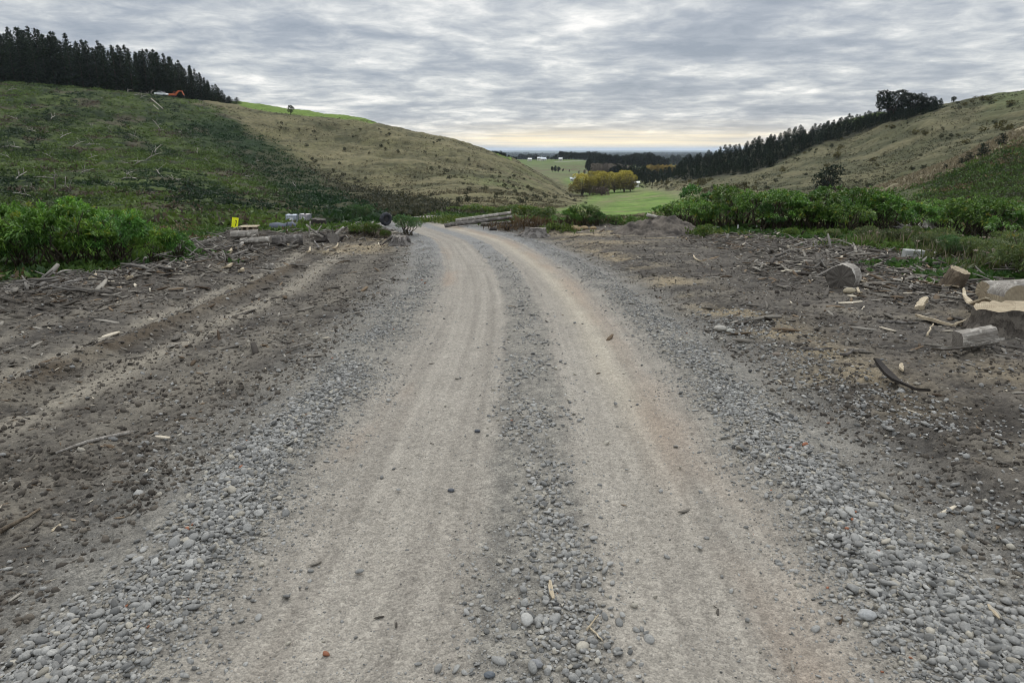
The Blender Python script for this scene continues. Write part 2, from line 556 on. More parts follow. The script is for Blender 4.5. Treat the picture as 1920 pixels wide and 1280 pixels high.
M['tarp'] = plain('tarpaulin', (.085, .095, .12), .6, .35, 6., 0, .01)
M['orange'] = plain('excavator_orange', (.46, .12, .045), .45, .15, 2.)
M['steel'] = plain('dark_steel', (.04, .04, .042), .55, .3, 3., .3)
M['glass'] = plain('dark_glass', (.02, .025, .03), .1, .1, 1.)
M['redroof'] = plain('roof_sheet', (.50, .54, .58), .5, .1, 1.)
M['housewall'] = plain('house_wall', (.55, .53, .48), .8, .1, 1.)
M['clay'] = plain('clay', (.27, .20, .115), .95, .3, 8., 0, .02)


# ------------------------------------------------------------------ ground patch of the clearing, and the road in it
def lerp(a, b, f):
    f = np.asarray(f)[..., None]
    return np.asarray(a) * (1 - f) + np.asarray(b) * f


def veg_edge(x, y):
    """0 in the bare clearing, 1 where plants grow"""
    s = road_s(x, y)
    n = .8 * gn(x * .4, y * .4, 21) + .35 * gn(x * 1.4, y * 1.4, 22)
    right = np.interp(y, [5, 10, 12.4, 17.3, 22, 25, 27.5, 29.5, 33, 60], [13, 11.5, 9.9, 10.0, 10.2, 9.6, 7.6, 5.2, 1.0, 1.2])
    left = np.interp(y, [5, 8, 10.6, 13, 15.4, 18, 21.6, 24, 26.5, 29, 36, 60], [-11.5, -9.8, -9.3, -9.0, -8.8, -9.6, -11.0, -11.0, -8.0, -4.6, -2.6, -2.2])
    xr = np.interp(y, _ryq, _rxs)
    r = np.where(y > 29, s, x) - right - 2.2 * np.exp(-((x - 9.2) / .8) ** 2 - ((y - 15.3) / 1.1) ** 2)
    l = left - np.where(y > 25, np.where(y > 29, s, x), x)
    return sm(-.5, .5, np.maximum(r, l) + n)


def chip_zone(x, y):
    """where wood debris lies thickest"""
    n = .5 + .5 * gn(x * .35, y * .35, 31)
    r = sm(4.4, 6.6, x + .8 * gn(x * .3, y * .3, 33)) * sm(8.5, 11, y) * (1 - sm(26, 29, y))
    l = bump(x, -7.3 + .04 * (y - 14) ** 1.0, 1.7) * sm(7.5, 10, y) * (1 - sm(24, 28, y)) * .8
    return np.clip(np.maximum(np.maximum(r, l) * (.45 + .9 * n), bank_amt(x, y) * (.55 + .7 * n) * np.where(x > 0, .5, 1.)), 0, 1)


def rough_amt(x, y, s):
    road = 1 - sm(1.9, 2.4, np.abs(s + .12 * gn(y * .9, s, 44)))
    return road


def ground_fields(x, y):
    s = road_s(x, y)
    wob = .05 * gn(y * .8, 0 * y, 40) + .035 * gn(x * 2.2, y * 2.2, 41)
    sw = s + wob
    road = 1 - sm(1.95, 2.3, np.abs(sw) + .18 * gn(x * 1.6, y * 1.6, 42) + .8 * sm(36, 42, y))
    dirt = 1 - road
    cz = chip_zone(x, y)
    big = fbm(x * .55, y * .55, 4, 50)
    med = fbm(x * 2.4, y * 2.4, 4, 55)
    fin = fbm(x * 11., y * 11., 4, 60)
    fin2 = fbm(x * 33., y * 33., 3, 65)
    # colours of the earth
    c = lerp((.038, .034, .030), (.118, .104, .086), sm(-.6, .75, big * .45 + med * .55 + fin * .5 + fin2 * .45))
    c = lerp(c, lerp((.100, .090, .075), (.165, .148, .120), sm(-.5, .6, fin * .6 + fin2 * .5)), .55 * (s < -2.0) * (1 - sm(8, 12, y)) * sm(-.5, .4, big + .4 * med))
    c = lerp(c, (.050, .042, .036), cz * sm(-.3, .4, med + .35 * fin) * .8)
    clod = sm(.25, .7, fbm(x * 1.1, y * 1.1, 3, 71)) * sm(-2.2, -3.2, -np.abs(s)) * 0 + sm(.15, .6, fbm(x * .9 + 4, y * .9, 3, 73)) * (s < -2) * (1 - sm(5.5, 8, y))
    c = lerp(c, (.055, .048, .04), clod * .75)
    # pale compacted stripes on the left
    left = (s < -2.1).astype(float)
    st = np.zeros_like(s)
    for c0, w0, a0 in ((-3.98, .26, .72), (-5.05, .15, .62), (-4.86, .09, .7), (-6.05, .14, .35), (-3.1, .25, .22)):
        st = np.maximum(st, a0 * bump(s, c0 + .10 * gn(y * .3, 0 * y + c0, 80), w0))
    st = st * sm(3.0, 5.5, y) * (1 - sm(17, 22, y)) * sm(-.55, .25, med * .7 + big * .5 + .3)
    c = lerp(c, (.27, .24, .19), st * sm(-.9, .1, fin * .6 + fin2 * .4 + .1))
    c = lerp(c, (.085, .066, .045), bump(s, -4.60, .14) * .8 * sm(3, 5, y) * (1 - sm(14, 18, y)))
    # scuffed lighter earth
    c = lerp(c, (.19, .168, .132), sm(.18, .65, fbm(x * .8, y * 1.1, 4, 85) + .3 * fin2) * .5 * (1 - cz))
    # yellow clay where the bank was cut
    cl = sm(-.15, .4, fbm(x * .7, y * .7, 3, 90) + .1 * fin) * bump(s, 2.75, .55) * sm(4.0, 6, y) * (1 - sm(20, 26, y)) * .75
    for px, py, rx, ry, a in ((1100, 440, 1.3, .8, 1.), (1165, 434, 1.3, .6, 1.), (1130, 455, 1.4, .7, .7), (1260, 446, .9, .35, .8), (690, 462, 1.0, .8, .9),
                              (660, 470, 1.1, .9, .8), (720, 450, 1.2, .9, .6), (1080, 468, 1.0, .8, .5), (1830, 590, .8, .5, .25), (1880, 700, .5, .6, .4)):
        qx, qy, _ = CLAYP[(px, py)]
        d = ((x - qx) / rx) ** 2 + ((y - qy) / ry) ** 2
        cl = np.maximum(cl, a * np.exp(-d) * sm(-.7, .1, med + .5 * fin))
    c = lerp(c, (.29, .232, .145), np.clip(cl, 0, 1) * sm(-.9, .2, fin * .7 + fin2 * .5))
    c = lerp(c, lerp((.025, .032, .014), (.05, .055, .025), sm(-.3, .4, med)), veg_edge(x, y))
    # the road
    asw = np.abs(sw) + .05 * gn(x * 5, y * 5, 43)
    trk = sm(.17, .34, asw) * (1 - sm(1.12, 1.55, asw))
    grav = lerp((.150, .140, .122), (.235, .218, .186), sm(-.5, .5, fin + .5 * med))
    strk = gn(s * 8 + .12 * gn(x * .5, y * .3, 46), y * .10, 47) + .7 * gn(s * 21, y * .3, 48)
    trc = lerp((.190, .171, .145), (.315, .287, .243), sm(-1.3, 1.3, .15 * med + .30 * fin + .50 * fin2 + .62 * strk))
    red = bump(sw, 1.0, .18) * sm(-.7, .3, fbm(x * 1.5, y * .35, 3, 95)) * .62 + bump(sw, -1.2, .16) * sm(-.1, .5, fbm(x * 1.5, y * .35, 3, 96)) * .55
    trc = lerp(trc, (.265, .200, .148), np.clip(red, 0, 1))
    tb = lerp((.40, .355, .275), (.40, .355, .275), med * 0)
    trc = lerp(trc, tb, bump(sw, .80, .18) * .5 * sm(3, 7, y))
    rc = lerp(grav, trc, trk * sm(-1.3, -.2, .15 * med + .3 * fin + .2 * fin2 + trk * .3))
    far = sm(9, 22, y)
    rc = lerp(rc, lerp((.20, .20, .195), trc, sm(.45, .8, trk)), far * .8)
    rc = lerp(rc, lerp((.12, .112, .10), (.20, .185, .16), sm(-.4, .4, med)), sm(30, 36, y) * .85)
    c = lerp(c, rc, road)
    c = lerp(c, (.185, .175, .155), bump(np.abs(sw), 2.25, .3) * .6 * (1 - veg_edge(x, y)))
    peb = np.clip(road * 1.25 + dirt * .55 + .3 * bump(np.abs(s), 2.2, .5), 0, 1) * (1 - .22 * trk * road)
    # relief
    amp = road * .0045 + dirt * (.036 + .045 * cz + .035 * clod + .03 * bank_amt(x, y))
    z = amp * (1.0 * med + .55 * fin + .25 * fin2) + dirt * .02 * big + road * .004 * big
    # ribs left by tyres in the road
    z = z + road * .0035 * trk * gn(sw * 14, y * .5, 99)
    return c, peb, z, road, cz


CLAYP = {}
for _p in ((1100, 440), (1165, 434), (1130, 455), (1260, 446), (690, 462), (660, 470), (720, 450), (1080, 468), (1830, 590), (1880, 700)):
    CLAYP[_p] = at(*_p)

ys = [-8 + .2 * i for i in range(43)]
y = .6
while y < 52:
    ys.append(y); y += max(.012, .0042 * y)
ys = np.array(ys)
xs = [0.]
x = 0.
while x < 25:
    x += max(.013, .0088 * x); xs.append(x)
xs = np.array([-q for q in xs[:0:-1]] + xs)
GX, GY = np.meshgrid(xs, ys)
gx = GX.ravel(); gy = GY.ravel()
gc, gp, gm, groad, gcz = ground_fields(gx, gy)
edge = np.minimum(np.minimum(24.9 - np.abs(gx), gy + 8), ys[-1] - gy)
gzv = H(gx, gy) + gm - .45 * (1 - sm(0, 1.2, edge))
nr, ncx = GX.shape
idx = np.arange(nr * ncx).reshape(nr, ncx)
Fq = np.stack([idx[:-1, :-1], idx[:-1, 1:], idx[1:, 1:], idx[1:, :-1]], -1).reshape(-1, 4)
isroad = (groad[Fq].mean(1) > .5) & (gy[Fq].mean(1) < 50)


def sub(F, V, attrs):
    used = np.unique(F)
    mp = np.zeros(len(V), np.int64); mp[used] = np.arange(len(used))
    return V[used], mp[F], {k: (t, a[used]) for k, (t, a) in attrs.items()}


GV = np.stack([gx, gy, gzv], 1)
for nm, sel in (('ground', ~isroad), ('road', isroad)):
    V, F, A = sub(Fq[sel], GV, {'cover': ('FLOAT_COLOR', gc), 'pebble': ('FLOAT', gp)})
    o = obj(nm, mk(nm, V, F, [M['ground']], A, True))
    tag(o, 'dark bare earth clearing either side of the gravel road' if nm == 'ground' else 'gravel road with two pale compacted wheel tracks curving left downhill', nm, kind='structure')


# ------------------------------------------------------------------ hills, valley and plain
def zones(x, y, z):
    """land cover weights from where a point lies"""
    u = x / y
    px, py = pix_of(x, y, z)
    n = gn(x * .03, y * .03, 110) + .5 * gn(x * .11, y * .11, 111)
    n2 = gn(x * .3, y * .3, 112)
    lim = np.interp(py, [140, 188, 215, 250, 290, 330, 375, 400], [345, 360, 430, 480, 545, 600, 655, 720])
    hillL = sm(45, 70, y) * (y < 400)
    cut = sm(-22, 22, lim - px + 16 * n + 10 * n2) * (y < 340) * (x < 0)
    spur = sm(-12, 12, (px - np.interp(py, [230, 240, 262, 282, 300, 318, 335, 352, 366, 385, 400], [2100, 2050, 1940, 1880, 1835, 1795, 1755, 1715, 1670, 1580, 1500])) + 8 * n + 8 * n2) * (y < 128) * (x > 0)
    pad = (y > 95) * sm(-20, 25, px - np.interp(py, [330, 345, 360, 372, 385, 400, 420], [1055, 1062, 1085, 1105, 1075, 1000, 900]) + 14 * n) \
        * sm(-18, 22, np.interp(py, [335, 350, 362, 385, 400, 420], [1235, 1215, 1300, 1330, 1330, 1330]) - px + 20 * n) * (y < 640)
    return px, py, n, n2, cut, spur, pad


def slope_streak(x, y):
    u = np.clip(x / y, TU[0], TU[-1])
    a = np.interp(u, TU, _lYU[:, 2]); b = np.interp(u, TU, _lYU[:, 5])
    f = (np.log(y) - a) / (b - a)
    w = gn(u * 9, f * 3, 127) * .05
    return fbm(u * 7, (f + w) * 20, 4, 128, .6)


HU = np.concatenate([np.linspace(-1.42, -.86, 60)[:-1], np.linspace(-.86, .86, 1150), np.linspace(.86, 1.42, 60)[1:]])
HY = np.concatenate([np.exp(np.linspace(math.log(11), math.log(420), 760))[:-1], np.exp(np.linspace(math.log(420), math.log(45000), 260))])
UU_, YY_ = np.meshgrid(HU, HY)
hx = (UU_ * YY_).ravel(); hy = YY_.ravel()
hz = H0(hx, hy)
def gstrip(px, py):
    lim = np.interp(py, [140, 188, 215, 250, 290, 330, 375, 400], [345, 360, 430, 480, 545, 600, 655, 720])
    return sm(-150, -70, px - lim) * sm(205, 235, py) * sm(560, 330, px - py * .2)  if False else sm(-170, -80, px - lim) * sm(200, 240, py)


def rgreen_(px, hy):
    return (px > 1500) * (hy > 335)


px, py, n, n2, cut, spur, pad = zones(hx, hy, hz)
# relief: tussocks, sheep tracks, slips
nearf = sm(40, 80, hy) * (1 - sm(420, 700, hy))
streak = gn(hx * .05 + hy * .05, (hz * .55) + hx * .02, 120)
strk0 = slope_streak(hx, hy)
rl = .35 * gn(hx * .12, hy * .12, 121) + .22 * gn(hx * .35, hy * .35, 122) + .16 * gn(hx * .9, hy * .9, 123)
gul = gn((hx * .8 - hy * .6) * .055, (hx * .6 + hy * .8) * .012, 124)
rl = rl + .55 * strk0 * (1 - cut) + .15 * streak * (1 - cut) + 1.6 * np.minimum(gul, .1) + cut * (.45 * gn(hx * .3, hy * .3, 125) + .35 * gn(hx * .75, hy * .75, 126))
hzz = hz + nearf * rl * (1 - .85 * pad)
inner = sm(0, 3, np.minimum(23.5 - np.abs(hx), ys[-1] - 1.5 - hy))
hzz = hzz - .30 * inner
# colours
strk_ = slope_streak(hx, hy)
m1 = fbm(hx * .06, hy * .06, 4, 130); m2 = fbm(hx * .35, hy * .35, 4, 135)
tan = lerp((.054, .054, .027), (.152, .134, .074), sm(-.75, .65, m2 * .5 + streak * .25 + 1.0 * strk_ + .25 * m1))
tan = lerp(tan, (.115, .108, .052), sm(.0, .6, m1 + .4 * m2) * .6)
olive = lerp((.048, .051, .025), (.122, .110, .060), sm(-.65, .7, m2 * .5 + m1 * .5 + streak * .3 + .8 * strk_))  # right hill: olive grass, darkened so its shadow sits in the colour
olive = lerp(olive, (.055, .058, .026), sm(.15, .6, fbm(hx * .05, hy * .05, 4, 141) + .4 * m2) * .65)
col = lerp(tan, olive, sm(1290, 1340, px) * 1.0)
leftgreen = bump(px, 950, 60) * bump(py, 340, 22) * sm(-.3, .4, m1)
col = lerp(col, (.10, .135, .045), leftgreen * .5)
cutc = lerp((.016, .026, .010), (.060, .080, .024), sm(-.5, .5, m1 * .6 + m2 * .7))
cutc = lerp(cutc, (.012, .026, .009), .85 * gstrip(px, py))
cutc = lerp(cutc, (.085, .068, .05), sm(.1, .6, fbm(hx * .09, hy * .09, 4, 145)) * .6)
col = lerp(col, cutc, cut)
gully = sm(-10, 10, py - np.interp(px, [500, 560, 640, 700, 760, 830, 880], [280, 300, 335, 352, 366, 382, 400]) + 7 * n) * (px > 480) * (px < 900) * (hy < 240) * (hy > 40)
col = lerp(col, (.048, .048, .026), gully * .8)
plateau = (hx < 0) * sm(-1.5, 1.5, hy - np.interp(px, [0, 350, 450, 560, 650, 700], [420, 400, 306, 306, 300, 293])) * (hy < 420)
col = lerp(col, (.115, .17, .035), plateau)
padc = lerp((.080, .135, .028), (.140, .21, .048), sm(-.5, .5, m1 + .3 * m2))
padc = lerp(padc, (.16, .15, .075), np.clip(sm(.12, .55, fbm(hx * .05, hy * .05, 4, 151) + .3 * m2) * .75 + bump(px - np.interp(py, [350, 372, 400], [1235, 1150, 1085]), 0, 22) * .5, 0, 1))
padc = lerp(padc, (.15, .14, .08), sm(-25, 25, px - np.interp(py, [350, 365, 385, 405], [1190, 1255, 1300, 1330])) * .7)
col = lerp(col, padc, pad)
spc = lerp((.024, .031, .016), (.066, .068, .033), sm(-.5, .5, m1 * .5 + m2 * .7))
spc = lerp(spc, (.075, .06, .04), sm(.2, .7, fbm(hx * .1, hy * .1, 4, 155)) * .6)
crest = sm(1560, 1640, px) * sm(88, 96, hy) * (1 - sm(128, 138, hy))
col = lerp(col, lerp((.150, .132, .082), (.235, .205, .132), sm(-.5, .5, m2 + .5 * m1)), crest)  # tan grass on the spur crest, its lit look painted into the colour
col = lerp(col, spc, spur)
plant = sm(-4, 4, np.interp(px, [1240, 1290, 1340, 1376, 1400, 1440, 1470, 1500, 1550, 1600, 1650, 1700, 1760], [338, 337, 334, 331, 328, 316, 300, 287, 268, 250, 234, 224, 208]) - py + 4 * n2) * (px > 1240) * (px < 1765) * (hy > 230) * (hy < 480) * (1 - rgreen_(px, hy))
col = lerp(col, (.035, .034, .022), plant * .9)
rgreen = sm(1500, 1700, px) * (hy > 330) * (hy < 460)
col = lerp(col, (.11, .165, .04), rgreen)
rg2 = sm(1820, 1900, px) * sm(200, 235, hy) * (hy < 330)
col = lerp(col, (.075, .10, .035), rg2 * .7)
nearveg = (1 - sm(60, 90, hy + 12 * n))
col = lerp(col, lerp((.03, .042, .016), (.07, .085, .03), sm(-.5, .5, m2)), nearveg)
# farmland past the valley
far = sm(520, 620, hy)
fld = _h(np.floor((hx * .9 + hy * .3) / 260.), np.floor((hy - hx * .25) / 420.), 160)
fc = lerp((.075, .115, .038), (.155, .16, .08), fld)
fc = lerp(fc, (.10, .135, .05), sm(-.3, .4, m1) * .5)
fc = lerp(fc, (.105, .085, .05), bump(hy, 720, 110) * sm(-.5, .3, n) * .9)
fc = lerp(fc, lerp((.075, .105, .032), (.115, .16, .045), sm(-.4, .5, m1 + .4 * m2)), bump(hy, 1000, 130) * .9)
fc = lerp(fc, (.040, .056, .055), sm(2000, 6000, hy) * .75)  # far plain goes bluish with distance, haze painted into the colour
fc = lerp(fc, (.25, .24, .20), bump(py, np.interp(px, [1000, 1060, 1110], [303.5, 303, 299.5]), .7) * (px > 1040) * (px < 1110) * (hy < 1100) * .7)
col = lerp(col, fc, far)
nr, ncx = UU_.shape
idx = np.arange(nr * ncx).reshape(nr, ncx)
Fh = np.stack([idx[:-1, :-1], idx[:-1, 1:], idx[1:, 1:], idx[1:, :-1]], -1).reshape(-1, 4)
buried = (inner[Fh].min(1) > .999)
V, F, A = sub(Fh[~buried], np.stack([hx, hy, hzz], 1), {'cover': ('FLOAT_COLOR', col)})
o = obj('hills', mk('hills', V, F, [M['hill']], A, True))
tag(o, 'grassy valley sides and green paddocks running out to the far plain', 'hills', kind='structure')


# ------------------------------------------------------------------ loose stones, chips, clods
def ico(sub_):
    t = (1 + 5 ** .5) / 2
    v = np.array([(-1, t, 0), (1, t, 0), (-1, -t, 0), (1, -t, 0), (0, -1, t), (0, 1, t), (0, -1, -t), (0, 1, -t), (t, 0, -1), (t, 0, 1), (-t, 0, -1), (-t, 0, 1)], float)
    f = [(0, 11, 5), (0, 5, 1), (0, 1, 7), (0, 7, 10), (0, 10, 11), (1, 5, 9), (5, 11, 4), (11, 10, 2), (10, 7, 6), (7, 1, 8), (3, 9, 4), (3, 4, 2), (3, 2, 6), (3, 6, 8), (3, 8, 9), (4, 9, 5), (2, 4, 11), (6, 2, 10), (8, 6, 7), (9, 8, 1)]
    v /= np.linalg.norm(v, axis=1)[:, None]
    for _ in range(sub_):
        cache = {}; v = list(v); nf = []
        def mid(a, b):
            k = (min(a, b), max(a, b))
            if k not in cache:
                m = (np.array(v[a]) + np.array(v[b])); cache[k] = len(v); v.append(m / np.linalg.norm(m))
            return cache[k]
        for a, b, c in f:
            ab, bc, ca = mid(a, b), mid(b, c), mid(c, a)
            nf += [(a, ab, ca), (b, bc, ab), (c, ca, bc), (ab, bc, ca)]
        f = nf; v = np.array(v)
    return np.array(v), np.array(f)


def rand_rot(n, rng, tilt=.35):
    a = rng.uniform(0, 2 * math.pi, n); tx = rng.normal(0, tilt, n); ty = rng.normal(0, tilt, n)
    def mats(ax, th):
        c, s = np.cos(th), np.sin(th); o = np.zeros((n, 3, 3))
        i, j = [(1, 2), (0, 2), (0, 1)][ax]
        o[:, ax, ax] = 1; o[:, i, i] = c; o[:, j, j] = c; o[:, i, j] = -s; o[:, j, i] = s
        return o
    return mats(0, tx) @ mats(1, ty) @ mats(2, a)


def lumps(P, size, rng, sub_, flat=(.32, .62), tilt=.35, angular=.0):
    v, f = ico(sub_)
    n = len(P)
    nv = len(v)
    sc = np.stack([rng.uniform(.85, 1.35, n), rng.uniform(.7, 1.0, n), rng.uniform(*flat, n)], 1) * size[:, None] * .5
    loc = v[None] * (1 + angular * rng.uniform(-1, 1, (n, nv, 1)))
    cuts = 3
    # a few cut-off sides
    for _ in range(4):
        d = rng.normal(0, 1, (n, 1, 3)); d /= np.linalg.norm(d, axis=2, keepdims=True)
        h = rng.uniform(.42, .95, (n, 1))
        over = np.maximum((loc * d).sum(2) - h, 0)[..., None]
        loc = loc - d * over * .85
    loc = loc * sc[:, None, :]
    V = np.einsum('nij,nvj->nvi', rand_rot(n, rng, tilt), loc) + P[:, None, :]
    F = (f[None] + (np.arange(n) * nv)[:, None, None]).reshape(-1, 3)
    return V.reshape(-1, 3), F, nv


def gsurf(x, y):
    return H(x, y) + ground_fields(x, y)[2]


def road_x(s, y):
    return np.interp(y, _ryq, _rxs) + s * np.sqrt(1 + np.interp(y, _ryq, _rsl) ** 2)


def stone_tint(n, rng):
    k = rng.beta(2.2, 2.6, n)
    c = lerp((.095, .094, .090), (.36, .350, .322), k)
    w = rng.random(n)
    c[w < .10] = lerp((.19, .172, .14), (.35, .322, .265), rng.random((w < .10).sum()))
    c[w > .9985] = (.24, .10, .055)
    c[(w > .93) & (w < .96)] *= .45
    return c * rng.uniform(.9, 1.1, (n, 1))


def ydist(n, a, b, rng, p=1.0):
    """more stones nearer, where each one shows"""
    u = rng.random(n)
    if p == 1.0:
        return a * (b / a) ** u
    q = 1 - p
    return (a ** q + u * (b ** q - a ** q)) ** (1 / q)


rng = np.random.default_rng(5)
SV, SF, ST, so = [], [], [], 0


def add_stones(s, y, size, sub_, sink=.22, keep=None):
    global so
    x = road_x(s, y)
    ok = (np.abs(x) < y * .90 + 3.5) if keep is None else keep
    x, y, size = x[ok], y[ok], size[ok]
    P = np.stack([x, y, gsurf(x, y) + size * (.28 - sink) + rng.random(len(x)) ** 2 * size * .35], 1)
    V, F, nv = lumps(P, size, rng, sub_)
    SV.append(V); SF.append(F + so); so += len(V)
    ST.append(np.repeat(stone_tint(len(x), rng), nv, 0))


def szs(n, m, sd, lo, hi):
    return np.clip(m * np.exp(rng.normal(0, sd, n)), lo, hi)


def patchy(s, y, f, thr, seed):
    return gn(s * f + 3, y * f * .6, seed) + rng.normal(0, .28, len(s)) > thr


# heaped shoulders
for side, c0, w0, n1, n2_ in ((-1, 1.74, .13, 12000, 14000), (1, 1.70, .17, 14000, 15000)):
    for (a, b, n_, sb, p) in ((1.15, 5.2, n1, 1, .8), (5.2, 34, n2_, 0, 1.25)):
        s = side * np.abs(c0 + rng.normal(0, w0, n_)) + .10 * gn(ydist(n_, 1, 2, rng), np.zeros(n_), 3)
        y = ydist(n_, a, b, rng, p)
        s = s + .14 * gn(y * .8, 0 * y, 40) * -1
        sz = szs(n_, .0185, .45, .007, .058)
        k = patchy(s, y, 1.5, -.30, 200 + side)
        add_stones(s[k], y[k], sz[k], sb)
# second band of gravel out on the right, thinner on the left
n_ = 7000
y = ydist(n_, 1.3, 9.5, rng, .9); s = rng.normal(2.65, .30, n_); k = patchy(s, y, 1.1, -.05, 210)
add_stones(s[k], y[k], szs(n_, .027, .35, .012, .07)[k], 0)
n_ = 3500
y = ydist(n_, 1.3, 12, rng, 1.); s = rng.normal(-2.15, .3, n_); k = patchy(s, y, 1.1, .1, 211)
add_stones(s[k], y[k], szs(n_, .024, .35, .010, .06)[k], 0)
# thin gravel spilling in over the tracks' edges
for side in (-1, 1):
    n_ = 13000
    y = ydist(n_, 1.15, 24, rng, 1.15); s = side * (1.62 - np.abs(rng.normal(0, .24, n_))); k = patchy(s, y, 1.6, .02, 216)
    add_stones(s[k], y[k], szs(n_, .015, .42, .006, .05)[k], 0, .34)
# centre strip
n_ = 9000
y = ydist(n_, 1.15, 22, rng, 1.15); s = rng.normal(0, .165, n_) + .03; k = patchy(s, y, 2.2, -.05, 212)
add_stones(s[k], y[k], szs(n_, .019, .42, .008, .058)[k], 1)
# scattered over the tracks, mostly pressed in
n_ = 42000
y = ydist(n_, 1.1, 9, rng, 1.3); s = rng.uniform(-1.7, 1.7, n_); k = patchy(s, y, 1.7, .0, 213) & ((np.abs(np.abs(s) - .76) > .33) | (rng.random(n_) < .35))
add_stones(s[k], y[k], szs(n_, .0085, .35, .004, .026)[k], 0, .40)
n_ = 150
y = ydist(n_, 1.2, 9, rng, 1.2); s = rng.uniform(-1.5, 1.5, n_)
add_stones(s, y, szs(n_, .026, .3, .015, .05), 1, .1)
# stones over the bare earth
n_ = 19000
y = ydist(n_, 1.4, 24, rng, 1.3); s = rng.choice([-1, 1], n_) * (2.2 + np.abs(rng.normal(0, 4.0, n_)))
x_ = road_x(s, y); k = patchy(s, y, .8, .0, 214) & (veg_edge(x_, y) < .4) & (np.abs(x_) < y * .90 + 3.5)
add_stones(s[k], y[k], szs(n_, .020, .5, .007, .09)[k], 0, .3)
o = obj('gravel', mk('gravel', np.concatenate(SV), np.concatenate(SF), [M['stone']], {'tint': ('FLOAT_COLOR', np.concatenate(ST))}, True))
tag(o, 'loose grey river gravel heaped along the edges and middle of the road', 'gravel', kind='stuff')

# soil clods
n_ = 100000
y = ydist(n_, 1.3, 28, rng, 1.2); s = rng.choice([-1, 1], n_, p=[.6, .4]) * (2.1 + np.abs(rng.normal(0, 4.2, n_))); x_ = road_x(s, y)
k = ((fbm(x_ * .9 + 4, y * .9, 3, 73) + rng.normal(0, .2, n_) > .12) | (rng.random(n_) < .30) | ((chip_zone(x_, y) > .35) & (rng.random(n_) < .6))) & (veg_edge(x_, y) < .6) & (np.abs(x_) < y * .90 + 3.5)
x_, y = x_[k], y[k]; sz = np.minimum(szs(len(y), .021, .55, .007, .11), .018 + .009 * y)
V, F, nv = lumps(np.stack([x_, y, gsurf(x_, y) + sz * .02], 1), sz, rng, 0, (.5, .9), .6, .34)
ct = lerp((.044, .038, .032), (.140, .121, .097), rng.random(len(y)) ** 1.2)
o = obj('soil_crumbs', mk('soil_crumbs', V, F, [M['chip']], {'tint': ('FLOAT_COLOR', np.repeat(ct, nv, 0))}))
tag(o, 'crumbled dark soil lying over the bare earth', 'soil', kind='stuff')


def slivers(P, L, W, T, rng, tilt=.16, bend=.12):
    """bent splinters: 3 cross sections of 4 corners"""
    n = len(P)
    st = np.array([-.5, -.1, .25, .5]); wk = np.stack([rng.uniform(.25, .9, n), np.ones(n), rng.uniform(.7, 1, n), rng.uniform(.05, .6, n)], 1)
    bz = rng.normal(0, bend, n); by = rng.normal(0, bend, n)
    V = np.zeros((n, 4, 4, 3))
    for i, q in enumerate(st):
        for j, (a, b) in enumerate(((-.5, -.5), (.5, -.5), (.5, .5), (-.5, .5))):
            V[:, i, j, 0] = q * L
            V[:, i, j, 1] = a * W * wk[:, i] + by * L * (q * q)
            V[:, i, j, 2] = b * T * wk[:, i] + bz * L * (q * q - .1)
    V = np.einsum('nij,nvj->nvi', rand_rot(n, rng, 0) @ rand_rot(n, rng, tilt) * 1.0, V.reshape(n, 16, 3)) if False else np.einsum('nij,nvj->nvi', rand_rot(n, rng, tilt), V.reshape(n, 16, 3))
    V += P[:, None, :]
    f = [(0, 3, 2, 1), (12, 13, 14, 15)]
    for i in range(3):
        for j in range(4):
            f.append((i * 4 + j, i * 4 + (j + 1) % 4, (i + 1) * 4 + (j + 1) % 4, (i + 1) * 4 + j))
    F = (np.array(f)[None] + (np.arange(n) * 16)[:, None, None]).reshape(-1, 4)
    return V.reshape(-1, 3), F


n_ = 260000
y = ydist(n_, 1.3, 30, rng, .75); x_ = rng.uniform(-1, 1, n_) * (y * .88 + 2.6); s = road_s(x_, y)
cz = chip_zone(x_, y)
k = (rng.random(n_) < np.where(np.abs(s) < 2.2, .002, .15 + .75 * cz)) & (veg_edge(x_, y) < .7)
x_, y, cz = x_[k], y[k], cz[k]; n_ = len(y)
L = szs(n_, .050, .75, .012, .42) * (1 + .9 * cz) * np.clip(.35 + y * .07, .4, 1.2)
L = np.where(y < 6.5, np.minimum(L, .045 + .10 * rng.random(n_) ** 5), L)
W = L * rng.uniform(.08, .26, n_) * np.clip(1.2 - L, .35, 1.2); T = W * rng.uniform(.15, .5, n_)
V2, F2 = None, None
V, F = slivers(np.stack([x_, y, gsurf(x_, y) + T * .5 + .004 + rng.random(n_) * .03 * cz], 1), L, W, T, rng)
k = rng.beta(1.0, 3.0, n_)
ct = lerp((.048, .041, .034), (.36, .33, .28), k)
w = rng.random(n_); ct[w < .025] = (.52, .46, .36); ct[(w > .05) & (w < .2)] *= (.9, .72, .55)
# tangled slash on the bank and along the thicket
n_ = 9000
y = ydist(n_, 8, 30, rng, .6); x_ = rng.uniform(-1, 1, n_) * y * .84
kk = (y > 9.5) & (np.abs(road_s(x_, y)) > 2.7) & (rng.random(n_) < np.clip(1.0 * bank_amt(x_, y) * (x_ < 0) + .55 * (chip_zone(x_, y) > .55) * (x_ < -5) + .16 * (chip_zone(x_, y) > .6) * (x_ > 0), 0, 1)) & (veg_edge(x_, y) < .7)
x_, y = x_[kk], y[kk]; n_ = len(y)
L = szs(n_, .30, .5, .08, .9); W = szs(n_, .025, .5, .008, .08)
V2, F2 = slivers(np.stack([x_, y, gsurf(x_, y) + rng.random(n_) ** 1.5 * .20 + .02], 1), L, W, W * .7, rng, .30, .16)
ct = np.concatenate([ct, lerp((.05, .044, .038), (.34, .315, .28), rng.beta(1.1, 2., n_))])
F = np.concatenate([F, F2 + len(V)]); V = np.concatenate([V, V2])
